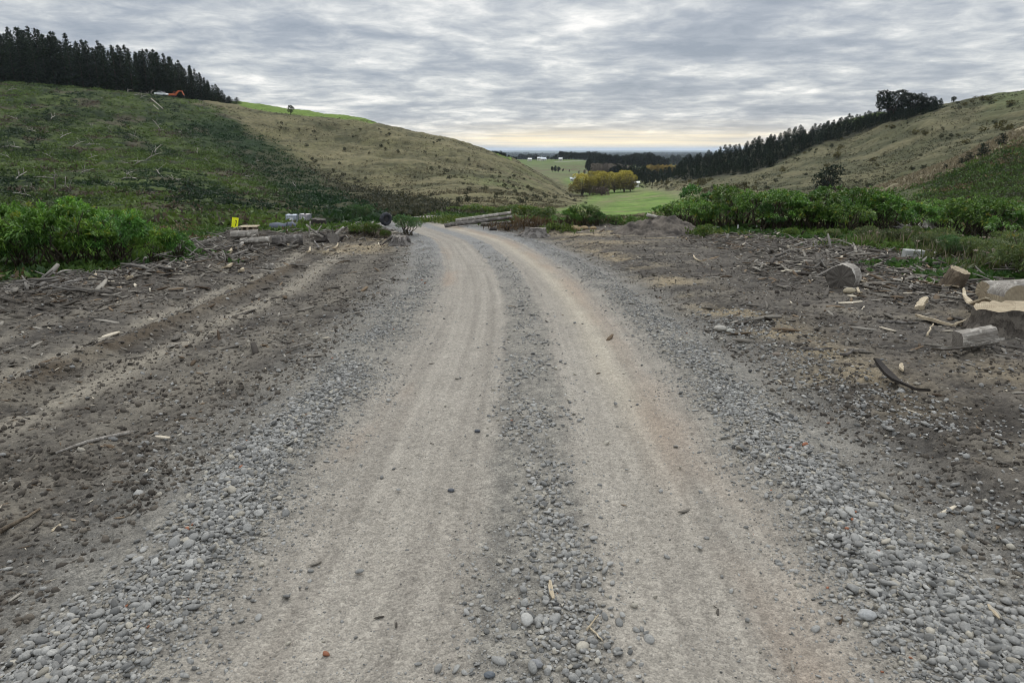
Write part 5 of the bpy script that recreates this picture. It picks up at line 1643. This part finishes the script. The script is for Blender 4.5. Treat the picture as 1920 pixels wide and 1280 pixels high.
# left bank: broken timber
bank = [((0, 526), (52, 518), .12, .05, 'silver', 'long flat silvery plank at the left picture edge'),
        ((10, 548), (60, 547), .17, .03, 'silver', 'broad flat silvery board lying on the left bank'),
        ((118, 518), (156, 513), .09, .04, 'silver', 'narrow pale plank under the left bushes'),
        ((255, 505), (280, 490), .06, .05, 'greybark', 'grey pole end sticking out of the bank below the bushes'),
        ((252, 518), (290, 514), .14, .04, 'silver', 'grey slab flat on the bank below the bushes'),
        ((318, 505), (330, 513), .07, .04, 'silver', 'short grey splinter pointing down at the wheel track'),
        ((170, 527), (180, 522), .09, .05, 'pale', 'curved pale chip on the left bank'),
        ((238, 527), (250, 524), .12, .06, 'pale', 'stubby whitish chip on the left bank'),
        ((395, 482), (418, 478), .14, .05, 'silver', 'flat pale slab in front of the timber bank'),
        ((429, 478), (434, 472), .09, .05, 'pale', 'small upright white splinter in front of the timber bank'),
        ((380, 459), (406, 452), .10, .08, 'silver', 'grey split log at the left end of the timber bank'),
        ((500, 504), (514, 505), .22, .12, 'silver', 'chunky whitish wood block below the timber bank'),
        ((420, 506), (434, 501), .12, .04, 'pale', 'thin pale slab low on the bank'),
        ((450, 512), (456, 510), .10, .05, 'pale', 'tiny white chip low on the bank'),
        ((448, 468), (454, 460), .12, .08, 'silver', 'upright grey broken end in the timber bank'),
        ((545, 500), (580, 502), .07, .04, 'silver', 'long thin pale slab beside the wheel track'),
        ((540, 462), (552, 466), .10, .06, 'pale', 'pale barked billet right of the mossy log'),
        ((562, 458), (574, 455), .13, .09, 'silver', 'pale knobbly billet on the clay right of the mossy log'),
        ((606, 478), (616, 474), .06, .05, 'pale', 'bleached twisted root below the root wad'),
        ((624, 470), (634, 462), .05, .04, 'pale', 'bleached forked root on the clay'),
        ((598, 472), (590, 460), .05, .04, 'greybark', 'dark root pointing up the bank'),
        ((575, 478), (582, 470), .05, .04, 'pale', 'bleached splinter left of the root wad')]
for k, (a, b_, w, t_, m, lab) in enumerate(bank):
    slab('wood_piece', lab, 'wood piece', g(*a, .04), g(*b_, .06), w, t_, m, .03, .02, 60 + k, 'broken timber on the left bank', taper=(.7, .9, 1, 1, .95, .8, .5))
p0 = g(505, 458, .10); log_between(p0, (p0[0] + .98, p0[1] + .1, p0[2] + .02), .14, .15, 'mossy grey log lying along the top of the timber bank', 'log', bark='greybark', cut='oldcut', seed=51)
p0 = g(434, 449, .12); log_between(p0, (p0[0] + .72, p0[1] + .15, p0[2] + .03), .11, .10, 'grey log at the top left of the timber bank', 'log', bark='silver', seed=52)
p0 = g(452, 458, .08); log_between(p0, (p0[0] + .85, p0[1] - .05, p0[2] + .05), .08, .09, 'lower grey log in front of the mossy one', 'log', bark='silver', seed=53)
p0 = g(468, 449, .2); log_between(p0, (p0[0] + .35, p0[1] - .5, p0[2] - .1), .07, .08, 'short grey billet lying across the timber bank', 'log', bark='silver', seed=54)
p = g(612, 452); pz = p[2]
stick('dead_branch', 'thick grey branch rising right out of the root wad', 'branch', [(p[0] - .1, p[1] - .2, pz - .05), (p[0] + .28, p[1], pz + .18), (p[0] + .56, p[1] + .1, pz + .42)], .075, .04, 'silver', None, 7, .04, 55)
stick('dead_branch', 'grey branch leaning left out of the root wad', 'branch', [(p[0] + .1, p[1], pz - .05), (p[0] - .2, p[1], pz + .16), (p[0] - .62, p[1] + .1, pz + .5)], .06, .025, 'silver', None, 7, .05, 56)
stick('dead_branch', 'thin pale upright branch left of the root wad', 'branch', [(p[0] - .55, p[1], pz + .02), (p[0] - .5, p[1], pz + .35), (p[0] - .46, p[1], pz + .62)], .03, .015, 'silver', None, 6, .03, 57)
stick('dead_branch', 'thin grey branch crossing behind the root wad', 'branch', [(p[0] - .45, p[1] + .3, pz + .1), (p[0] - .2, p[1] + .3, pz + .45)], .035, .02, 'silver', None, 6, .03, 58)
stump_rooted('root_wad', 'dark tangled root wad on the bank left of the clay', (p[0] + .2, p[1] - .1, pz - .05), .22, .25, 59, 'darkbark', 'greycut', 9, 1.5, (.7, .5, 0))
# sticks in the foreground
stick('dead_branch', 'long weathered stick lying alone on the left dirt', 'stick', [g(106, 852, .012), g(165, 834, .025), g(245, 816, .02)], .010, .017, 'silver', None, 6, .012, 71)
stick('dead_branch', 'tapering brown twig at the left edge in the foreground', 'twig', [g(0, 1000, .01), g(40, 985, .03), g(76, 960, .02)], .012, .006, 'bark', None, 6, .03, 72)
slab('wood_splinter', 'pale split chip lying in the middle of the road', 'wood chip', g(1031, 1093, .012), g(1038, 1128, .012), .022, .010, 'pale', 0, .02, 73, taper=(.5, .8, 1, 1, .9, .8, .5))
stick('dead_branch', 'thin dry twig on the road below the pale chip', 'twig', [g(1100, 1185, .012), g(1122, 1160, .02)], .005, .003, 'pale', None, 5, .03, 74)
stick('dead_branch', 'second dry twig on the road, ending at small stones', 'twig', [g(1106, 1180, .01), g(1130, 1206, .012)], .005, .003, 'pale', None, 5, .03, 75)
slab('wood_splinter', 'golden split chip on the gravel in the right foreground', 'wood chip', g(1851, 1146, .03), g(1872, 1172, .03), .022, .008, 'pale', 0, .0, 76)
slab('leaf_chip', 'round pale bark flake on the dirt in the left foreground', 'bark flake', g(98, 1000, .012), g(114, 988, .02), .035, .006, 'pale', 0, .1, 77)
stick('dead_branch', 'thin grey stick on the dirt left of the gravel', 'stick', [g(545, 655, .02), g(585, 645, .02)], .012, .008, 'silver', None, 5, .02, 78)
for k, (px, py, w, lab) in enumerate([(1625, 1158, 34, 'smooth oval grey cobble alone on the right wheel track'), (895, 810, 12, 'dark pebble at the left edge of the middle strip'), (846, 921, 14, 'dark round pebble alone on the left wheel track'), (1350, 620, 24, 'pale rock half sunk at the edge of the right gravel'), (1368, 622, 14, 'smaller pale rock touching the half sunk rock'), (1455, 668, 18, 'brownish rock at the edge of the right gravel'), (1592, 550, 24, 'tan rock in front of the lying log round'), (1510, 575, 16, 'dark clod alone on the right earth'), (918, 1268, 22, 'dark cobble at the bottom of the middle strip'), (1005, 1248, 26, 'angular grey cobble at the bottom of the middle strip')]):
    p = g(px, py); r = w / 1280. * (p[1] * CP - p[2] * SP) * .5; q = np.random.default_rng(800 + k)
    v, f = ico(3); v = v * (1 + .10 * np.array([gn(a[0] * 1.6 + k, a[1] * 1.6 + a[2], 701) for a in v])[:, None]) * np.array([1.0, .72, .5]) * r
    c = np.tile(np.array([[.30, .30, .29], [.075, .08, .09], [.085, .09, .1], [.33, .31, .27], [.33, .32, .28], [.17, .14, .11], [.27, .23, .16], [.05, .042, .035], [.10, .11, .12], [.20, .20, .20]][k]), (len(v), 1))
    o = obj('river_stone', mk('river_stone', v, f, [M['stone']], {'tint': ('FLOAT_COLOR', c)}, True), None, (p[0], p[1], p[2] + r * .38), (q.normal(0, .1), q.normal(0, .1), q.uniform(-.5, .5))); tag(o, lab, 'stone')

# yellow hazard board with dark mark, standing behind the bank
p = g(431, 446, y0=20); q_ = .3 * p[1] / 25.
e = thing('warning_board', 'bright yellow warning board standing tilted behind the timber bank', 'warning sign', [], (p[0], p[1] + .4, p[2] + .03), (-.10, .16, .25), .82)
b = MB(); b.box((0, 0, .25), (.22, .02, .36)); obj('board', b.mesh('board', [M['yellow']]), e)
b = MB(); b.box((.035, -.0125, .21), (.022, .005, .16), roty(.15)); b.box((.03, -.0125, .32), (.05, .005, .03), roty(.5)); obj('dark_mark', b.mesh('dark_mark', [M['black']]), e)
b = MB(); b.box((-.08, .0, .03), (.02, .02, .16)); b.box((.08, .0, .03), (.02, .02, .16)); obj('leg', b.mesh('leg', [M['steel']]), e)
p = g(446, 442, .1); e = thing('pallet', 'low stack of rough boards beside the yellow warning board', 'pallet', [], (p[0], p[1] + .4, p[2] - .02), (0, 0, .1), .72)
b = MB(); [b.box((.28, .09 * k - .27, .20), (.72, .075, .022)) for k in range(7)]; obj('top_board', b.mesh('top_board', [M['pale']]), e)
b = MB(); [b.box((.05 + .23 * k, 0, .10), (.07, .6, .18)) for k in range(3)]; obj('bearer', b.mesh('bearer', [M['bark']]), e)


# liquid tanks in wire cages on the bank below
def tank(px, pb, w_px, label, rot, pm):
    p = g(px, pb, y0=45); W = w_px / 1280. * p[1]; h = W * .92
    e = thing('caged_tank', label, 'liquid tank', [], (p[0], p[1], p[2] + .02), (0, .03, rot))
    b = MB(); b.box((0, 0, .15 + h / 2), (W * .95, W * .95, h)); t_ = obj('tank', b.mesh('tank', [M[pm]]), e); bv = t_.modifiers.new('soft_edges', 'BEVEL'); bv.width = .07; bv.segments = 3
    b = MB(); b.tube([(0, 0, .15 + h), (0, 0, .21 + h)], .11, 14); obj('cap', b.mesh('cap', [M['black']]), t_)
    b = MB(); c = W * .5
    for k in range(6):
        z = .17 + h * k / 5.2
        for s in (-1, 1):
            b.box((0, s * c, z), (W + .03, .022, .022)); b.box((s * c, 0, z), (.022, W + .03, .022))
    for k in range(6):
        x_ = -c + W * k / 5
        for s in (-1, 1):
            b.box((x_, s * (c + .012), .15 + h * .49), (.018, .018, h)); b.box((s * (c + .012), x_, .15 + h * .49), (.018, .018, h))
    obj('cage', b.mesh('cage', [M['cage']]), e)
    b = MB(); b.box((0, -c - .03, .15 + h * .55), (W * .34, .012, h * .34)); pl_ = obj('plate', b.mesh('plate', [M['white']]), e)
    b = MB(); b.box((0, 0, .125), (W, W, .03)); [b.box((W * .4 * k, 0, .05), (W * .15, W, .12)) for k in (-1, 0, 1)]; obj('pallet_base', b.mesh('pallet_base', [M['pallet']]), e)
    b = MB(); b.tube([(0, -c - .02, .24), (0, -c - .13, .24)], .05, 10); b.box((0, -c - .13, .30), (.03, .03, .12)); obj('valve', b.mesh('valve', [M['black']]), e)


tank(548, 424, 19.5, 'bluish white caged tank, left one of the pair on the bank', .15, 'plastic')
tank(573, 421, 17.5, 'pinkish stained caged tank, right one of the pair on the bank', -.12, 'plastic2')
p = g(508, 434, y0=45); q = np.random.default_rng(3)
b = MB(); b.tube([(0, 0, .32), (.5, .05, .36), (1.0, 0, .32), (1.35, -.02, .38), (1.6, 0, .40), (1.85, 0, .30)], [.34, .37, .33, .36, .40, .28], 18, rough=.10, rng=q)
e = thing('rolled_tarp', 'dark blue grey crumpled roll lying left of the bluish tank', 'rolled sheet', [('roll', b.mesh('roll', [M['tarp']], True))], (p[0], p[1], p[2] - .05))
b = MB(); b.tube([(1.3, -.02, .36), (1.36, -.02, .36)], .41, 18); obj('strap', b.mesh('strap', [M['rubber']], True), e)
# old tyre standing behind the bend
p = g(724, 424, y0=30)


def tyre_mesh(R_, r_, seg=36, sec=12):
    V = []; F = []
    for i in range(seg):
        a = i / seg * 6.283
        for j in range(sec):
            t_ = j / sec * 6.283; rr = R_ + r_ * math.cos(t_) * .85 + (.02 if (i % 3 == 0 and math.cos(t_) > .3) else 0)
            V.append((math.cos(a) * rr, r_ * 1.15 * math.sin(t_), math.sin(a) * rr))
            F.append((i * sec + j, i * sec + (j + 1) % sec, ((i + 1) % seg) * sec + (j + 1) % sec, ((i + 1) % seg) * sec + j))
    return MB().add(V, F).mesh('casing', [M['rubber']], True)


H_ = 24 / 1280. * p[1]
e = thing('old_tyre', 'big worn dark tyre standing between two bushes at the bend', 'tyre', [('casing', tyre_mesh(H_ * .36, H_ * .17))], (p[0], p[1], p[2] + H_ * .55), (.1, .15, .75))
b = MB(); b.tube([(0, -.05, 0), (0, .05, 0)], H_ * .2, 20); obj('hub', b.mesh('hub', [M['steel']]), e)

# dead branches and logs strewn over the felled slope
bm_ = []
for k in range(4):
    b = MB(); q = np.random.default_rng(900 + k)
    P = np.array([(0, 0, 0), (1.2, .1, .18), (2.4, -.05, .22), (3.6, .15, .1)]); b.tube(P, [.13, .11, .085, .04], 5, rough=.1, rng=q)
    for j in range(3):
        s_ = P[1 + j % 2] + (0, 0, .05); d_ = q.normal(0, .5, 3); d_[2] = abs(d_[2]) + .3; b.tube([s_, s_ + d_ * .7, s_ + d_ * 1.3], [.06, .045, .02], 4)
    bm_.append(b.mesh('dead_branch', [M['silver']], True))
spots = [(60, 205), (96, 225), (112, 262), (128, 246), (190, 185), (15, 172), (35, 228), (136, 278), (188, 274), (240, 308), (252, 312), (300, 244), (310, 247), (334, 250), (358, 252), (393, 308), (166, 300), (340, 340), (104, 360), (134, 364), (60, 372), (66, 358), (232, 334), (256, 338), (114, 334), (275, 302), (290, 288), (210, 250), (170, 240), (86, 190), (270, 178), (252, 180), (262, 186), (280, 176), (240, 175), (460, 332), (478, 306), (555, 352), (20, 300), (40, 280), (150, 330), (200, 350), (330, 300), (370, 290), (100, 300), (30, 340), (300, 330), (420, 345), (260, 262), (70, 250)]
for k, (px, py) in enumerate(spots):
    x, y, z = at0(px, py, H0, 50, 330)
    o = obj('dead_branch', bm_[k % 4], None, (x, y, z + .35), (rng.normal(0, .25), rng.normal(-.15, .35), rng.uniform(0, 6.28)), rng.uniform(.6, 1.25)); tag(o, 'bleached dead branch lying in the brush of the felled slope', 'branch', 'bleached branches on the felled slope')
x0 = at0(284, 188, H0, 60, 330); x1 = at0(306, 207, H0, 60, 330)
log_between((x0[0], x0[1], x0[2] + .5), (x1[0], x1[1], x1[2] + .5), .22, .15, 'longer bleached log pointing down the top of the felled slope', 'log', bark='silver', seed=81, n=8)
x0 = at0(288, 199, H0, 60, 330); x1 = at0(298, 208, H0, 60, 330)
log_between((x0[0], x0[1], x0[2] + .4), (x1[0], x1[1], x1[2] + .4), .18, .12, 'shorter bleached log beside the longer one on the felled slope', 'log', bark='silver', seed=82, n=8)

# ------------------------------------------------------------------ machines on the left skyline
Y = 297.; x = float(uu(327, 178)) * Y; z = gz(x, Y)
e = thing('excavator', 'orange excavator with arched boom parked on the left skyline', 'excavator', [], (x - .6, Y, z + .25), (0, 0, -.12), .76)
b = MB(); b.box((-.2, 0, 1.55), (3.0, 2.5, 1.0)); b.box((-1.9, 0, 1.5), (.7, 2.5, 1.1)); hs = obj('house', b.mesh('house', [M['orange']]), e); bv = hs.modifiers.new('soft_edges', 'BEVEL'); bv.width = .12; bv.segments = 2
b = MB(); b.box((.7, .75, 2.2), (1.4, .95, 1.5)); cb = obj('cab', b.mesh('cab', [M['orange']]), e)
b = MB(); b.box((.72, .268, 2.4), (1.1, .02, .8)); b.box((1.405, .75, 2.35), (.02, .8, .95)); obj('window', b.mesh('window', [M['glass']]), cb)
b = MB(); b.add([(1.2, -.25, 1.5), (1.9, -.25, 1.35), (3.6, -.25, 3.0), (5.2, -.25, 3.15), (5.1, -.25, 3.5), (3.4, -.25, 3.7), (2.6, -.25, 3.2), (1.2, .25, 1.5), (1.9, .25, 1.35), (3.6, .25, 3.0), (5.2, .25, 3.15), (5.1, .25, 3.5), (3.4, .25, 3.7), (2.6, .25, 3.2)],
                 [(6, 5, 4, 3, 2, 1, 0), (7, 8, 9, 10, 11, 12, 13)] + [(i, (i + 1) % 7, 7 + (i + 1) % 7, 7 + i) for i in range(7)]); obj('boom', b.mesh('boom', [M['orange']]), e)
b = MB(); b.box((5.85, 0, 2.25), (.42, .36, 2.6), roty(-.42)); st = obj('stick', b.mesh('stick', [M['orange']]), e)
b = MB(); b.box((6.35, 0, .85), (.75, .9, .7), roty(.4)); [b.box((6.0, -.35 + .23 * k, .45), (.12, .1, .3), roty(.5)) for k in range(4)]; obj('bucket', b.mesh('bucket', [M['steel']]), e)
for s in (-1, 1):
    b = MB(); pts = []
    b.tube([(-1.6, s * 1.05, .45), (1.6, s * 1.05, .45)], .42, 10); b.box((0, s * 1.05, .43), (3.3, .5, .8)); obj('track', b.mesh('track', [M['steel']]), e)
b = MB(); b.box((0, 0, .9), (1.6, 1.4, .5)); obj('undercarriage', b.mesh('undercarriage', [M['steel']]), e)

Y = 296.; x = float(uu(303, 178)) * Y; z = gz(x, Y)
e = thing('pickup_truck', 'white pickup parked left of the orange excavator on the skyline', 'pickup truck', [], (x, Y, z + .25), (0, .06, -.18))
b = MB(); prof = [(-2.7, .55), (2.6, .55), (2.7, .95), (2.5, 1.15), (1.35, 1.25), (.55, 1.85), (-.95, 1.85), (-1.1, 1.25), (-2.7, 1.25)]
n = len(prof); b.add([(a, -.9, c) for a, c in prof] + [(a, .9, c) for a, c in prof], [tuple(range(n))[::-1], tuple(range(n, 2 * n))] + [(i, (i + 1) % n, n + (i + 1) % n, n + i) for i in range(n)]); obj('body', b.mesh('body', [M['white']]), e)
b = MB(); b.add([(1.2, -.905, 1.3), (.52, -.905, 1.75), (-.85, -.905, 1.75), (-.95, -.905, 1.3)], [(0, 1, 2, 3)]); b.add([(1.28, -.8, 1.33), (1.28, .8, 1.33), (.62, .78, 1.83), (.62, -.78, 1.83)], [(0, 1, 2, 3)]); obj('window', b.mesh('window', [M['glass']]), e)
for wx in (-1.7, 1.7):
    for wy in (-.85, .85):
        b = MB(); b.tube([(wx, wy - .11, .38), (wx, wy + .11, .38)], .38, 16); wh = obj('wheel', b.mesh('wheel', [M['rubber']]), e)
        b = MB(); b.tube([(wx, wy - .125, .38), (wx, wy + .125, .38)], .2, 12); obj('rim', b.mesh('rim', [M['steel']]), wh)


# ------------------------------------------------------------------ farm buildings
def house(name, label, cat, px, Y, w, d, h, rise, rot=0., roofm='redroof', lift=0.):
    x = float(uu(px, 305)) * Y; z = gz(x, Y) + lift
    e = thing(name, label, cat, [], (x, Y, z), (0, 0, rot))
    b = MB(); b.box((0, 0, h / 2 - .3), (w, d, h + .6)); b.add([(-w / 2, -d / 2, h), (-w / 2, d / 2, h), (-w / 2, 0, h + rise), (w / 2, -d / 2, h), (w / 2, d / 2, h), (w / 2, 0, h + rise)], [(0, 2, 1), (3, 4, 5)]); obj('wall', b.mesh('wall', [M['housewall']]), e)
    W2 = w / 2 + .4; D2 = d / 2 + .4; dr = rise / (d / 2) * .4
    b = MB(); b.add([(-W2, -D2, h - dr + .05), (W2, -D2, h - dr + .05), (W2, 0, h + rise + .05), (-W2, 0, h + rise + .05), (-W2, D2, h - dr + .05), (W2, D2, h - dr + .05), (-W2, -D2, h - dr + .2), (W2, -D2, h - dr + .2), (W2, 0, h + rise + .25), (-W2, 0, h + rise + .25), (-W2, D2, h - dr + .2), (W2, D2, h - dr + .2)],
                     [(0, 3, 2, 1), (3, 4, 5, 2), (6, 7, 8, 9), (9, 8, 11, 10), (0, 1, 7, 6), (4, 10, 11, 5), (0, 6, 9, 3), (3, 9, 10, 4), (1, 2, 8, 7), (2, 5, 11, 8)]); obj('roof', b.mesh('roof', [M[roofm]]), e)
    b = MB(); [b.box((w * q, -d / 2 - .01, h * .55), (w * .14, .06, h * .35)) for q in (-.3, .28)]; obj('window', b.mesh('window', [M['glass']]), e)
    b = MB(); b.box((0, -d / 2 - .01, h * .38), (w * .1, .06, h * .75)); obj('door', b.mesh('door', [M['steel']]), e)


house('farm_house', 'white roofed farmhouse in the middle of the far green rise', 'house', 1018, 985, 8, 6, 2.4, 1.7, .3)
house('farm_shed', 'blue grey shed touching the left side of the farmhouse', 'shed', 1012, 1000, 7, 6, 3.2, 1.2, .1)
house('farm_shed', 'small white hut alone at the left of the far green rise', 'hut', 993, 985, 5, 4, 2.6, 1.0, .2, 'white')
house('farm_shed', 'small pale shed right of the farmhouse on the rise', 'shed', 1051, 960, 4.5, 4, 2.6, 1.0, -.2, 'white')
house('farm_shed', 'pale blue shed at the left foot of the yellow willows', 'shed', 1074, 520, 3.4, 3, 1.7, .8, .1)
house('farm_shed', 'white roofed shed between the willows and the dark wood', 'shed', 1193, 400, 3.8, 3.0, 1.9, .5, .15, 'white', 1.0)
house('glasshouse', 'long bright white building far out on the plain', 'building', 1202, 5600, 95, 30, 9, 4, .0, 'white')


def sheep_mesh():
    v, f = ico(2); v = v * np.array([.48, .24, .25]) + (0, 0, .55); b = MB().add(v, f)
    v, f = ico(1); b.add(v * np.array([.15, .09, .1]) + (.55, 0, .50), f)
    for sx in (-.3, .3):
        for sy in (-.12, .12): b.tube([(sx, sy, 0), (sx, sy, .4)], [.035, .05], 6)
    for sy in (-1, 1): b.box((.48, sy * .1, .57), (.03, .08, .03))
    return b.mesh('sheep', [M['housewall']], True)


sm_ = sheep_mesh()
for k, (px, py) in enumerate([(1141, 357), (1154, 356), (1167, 356), (1112, 360)]):
    x, y, z = at0(px, py, H0, 200, 420); o = obj('sheep', sm_, None, (x, y, z), (0, 0, k * 1.4)); tag(o, f'white sheep grazing before the willows, {ORD[[1, 2, 3, 0][k]]} from the left', 'sheep', 'sheep in the paddock')


# ------------------------------------------------------------------ camera, light, sky, air
cam = bpy.data.cameras.new('camera'); cam.sensor_width = 36; cam.lens = 24; cam.clip_end = 200000; cam.clip_start = .05
co = obj('camera', cam, None, (0, 0, 0), (math.pi / 2 - PITCH, 0, 0))
scn.camera = co

SUN_EL, SUN_AZ = 38., 14.      # azimuth from straight ahead, towards the right
sun = bpy.data.lights.new('sun', 'SUN'); sun.energy = 1.1; sun.angle = R(22); sun.color = (1, .95, .87)
obj('sun', sun, None, (0, 0, 30), (R(90 - SUN_EL), 0, R(180 - SUN_AZ)))

w = bpy.data.worlds.new('World'); scn.world = w; w.use_nodes = True
nt = w.node_tree; nt.nodes.clear(); t = NT(nt)
out = nt.nodes.new('ShaderNodeOutputWorld'); bg = nt.nodes.new('ShaderNodeBackground'); bg.inputs['Strength'].default_value = .1
sky = nt.nodes.new('ShaderNodeTexSky'); sky.sky_type = 'NISHITA'; sky.sun_disc = False
sky.sun_elevation = R(SUN_EL); sky.sun_rotation = R(SUN_AZ)
d = t.n('ShaderNodeTexCoord').outputs['Generated']
sp = t.n('ShaderNodeSeparateXYZ', None, Vector=d)
dx, dy, dz = sp.outputs[0], sp.outputs[1], sp.outputs[2]
zz = t.math('ADD', t.math('MAXIMUM', dz, 0.), .10)
# cloud deck seen from below: project the view direction on a level sheet
pl = t.n('ShaderNodeCombineXYZ', None, X=t.math('MULTIPLY', t.math('DIVIDE', dx, zz), .95), Y=t.math('DIVIDE', dy, zz), Z=0.)
nA = t.n('ShaderNodeTexNoise', {'noise_dimensions': '2D'}, Vector=pl.outputs[0], Scale=1.55, Detail=7., Roughness=.54, Distortion=.2).outputs['Fac']
nB = t.n('ShaderNodeTexNoise', {'noise_dimensions': '2D'}, Vector=pl.outputs[0], Scale=.6, Detail=3., Roughness=.5).outputs['Fac']
nC = t.n('ShaderNodeTexNoise', {'noise_dimensions': '2D'}, Vector=pl.outputs[0], Scale=4.4, Detail=7., Roughness=.64, Distortion=.3).outputs['Fac']
m = t.math('ADD', t.math('MULTIPLY', nA, .62), t.math('ADD', t.math('MULTIPLY', nB, .26), t.math('MULTIPLY', nC, .32)))
cl = t.ramp(m, [(.41, (.27, .312, .375)), (.53, (.365, .402, .458)), (.60, (.475, .505, .54)), (.67, (.62, .64, .65)), (.77, (.90, .89, .865))])
# thinner, warmer band low over the sea
az = t.math('ARCTAN2', dx, dy)
lowf = t.ramp(dz, [(0., .4), (.003, .75), (.009, 1.), (.018, .85), (.027, .30), (.042, 0.)])
warm = t.math('MULTIPLY', lowf, t.ramp(t.math('ABSOLUTE', t.math('SUBTRACT', az, .13)), [(0., 1.), (.13, .9), (.24, .45), (.42, 0.)]))
band = t.n('ShaderNodeTexNoise', {'noise_dimensions': '3D'}, Vector=t.n('ShaderNodeCombineXYZ', None, X=t.math('MULTIPLY', az, 3.), Y=t.math('MULTIPLY', dz, 120.), Z=0.).outputs[0], Scale=1., Detail=4., Roughness=.55).outputs['Fac']
wc = t.mix(t.rng(band, .30, .60, 0, 1), (.56, .54, .50, 1), (1.18, 1.0, .66, 1))
cl = t.mix(t.math('MULTIPLY', warm, .95), cl, wc)
# overcast: brighter overhead
zen = t.rng(dz, .12, .75, 1.0, 2.6)
zen = t.n('ShaderNodeMapRange', {'interpolation_type': 'SMOOTHSTEP'}, Value=dz, From_Min=.16, From_Max=.8, To_Min=1., To_Max=2.7).outputs[0]
cl = t.mix(1., cl, grey(t, t.math('MULTIPLY', zen, 10.)), 'MULTIPLY')
fin_ = t.mix(.94, sky.outputs[0], cl)
nt.links.new(fin_, bg.inputs['Color']); nt.links.new(bg.outputs[0], out.inputs['Surface'])

hz_m = bpy.data.materials.new('haze_air'); hz_m.use_nodes = True
nt = hz_m.node_tree; nt.nodes.clear()
pv = nt.nodes.new('ShaderNodeVolumePrincipled'); ho = nt.nodes.new('ShaderNodeOutputMaterial')
pv.inputs['Color'].default_value = (.74, .84, 1., 1); pv.inputs['Density'].default_value = 4.5e-5; pv.inputs['Anisotropy'].default_value = .2
nt.links.new(pv.outputs[0], ho.inputs['Volume'])
b = MB(); b.box((0, 22000, (58 - 60) / 2), (136000, 50000, 118))
o = obj('haze', b.mesh('haze', [hz_m])); tag(o, 'thin blue haze in the air over valley and plain', 'haze', kind='stuff')
o.display_type = 'WIRE'

scn.view_settings.view_transform = 'Standard'
scn.view_settings.look = 'None'
scn.view_settings.exposure = .16
scn.view_settings.gamma = 1
scn.cycles.use_denoising = True
scn.cycles.filter_width = 1.05
scn.cycles.max_bounces = 5
scn.cycles.diffuse_bounces = 3
scn.cycles.transmission_bounces = 3
scn.cycles.transparent_max_bounces = 4
scn.cycles.volume_bounces = 1
scn.cycles.caustics_reflective = False
scn.cycles.caustics_refractive = False
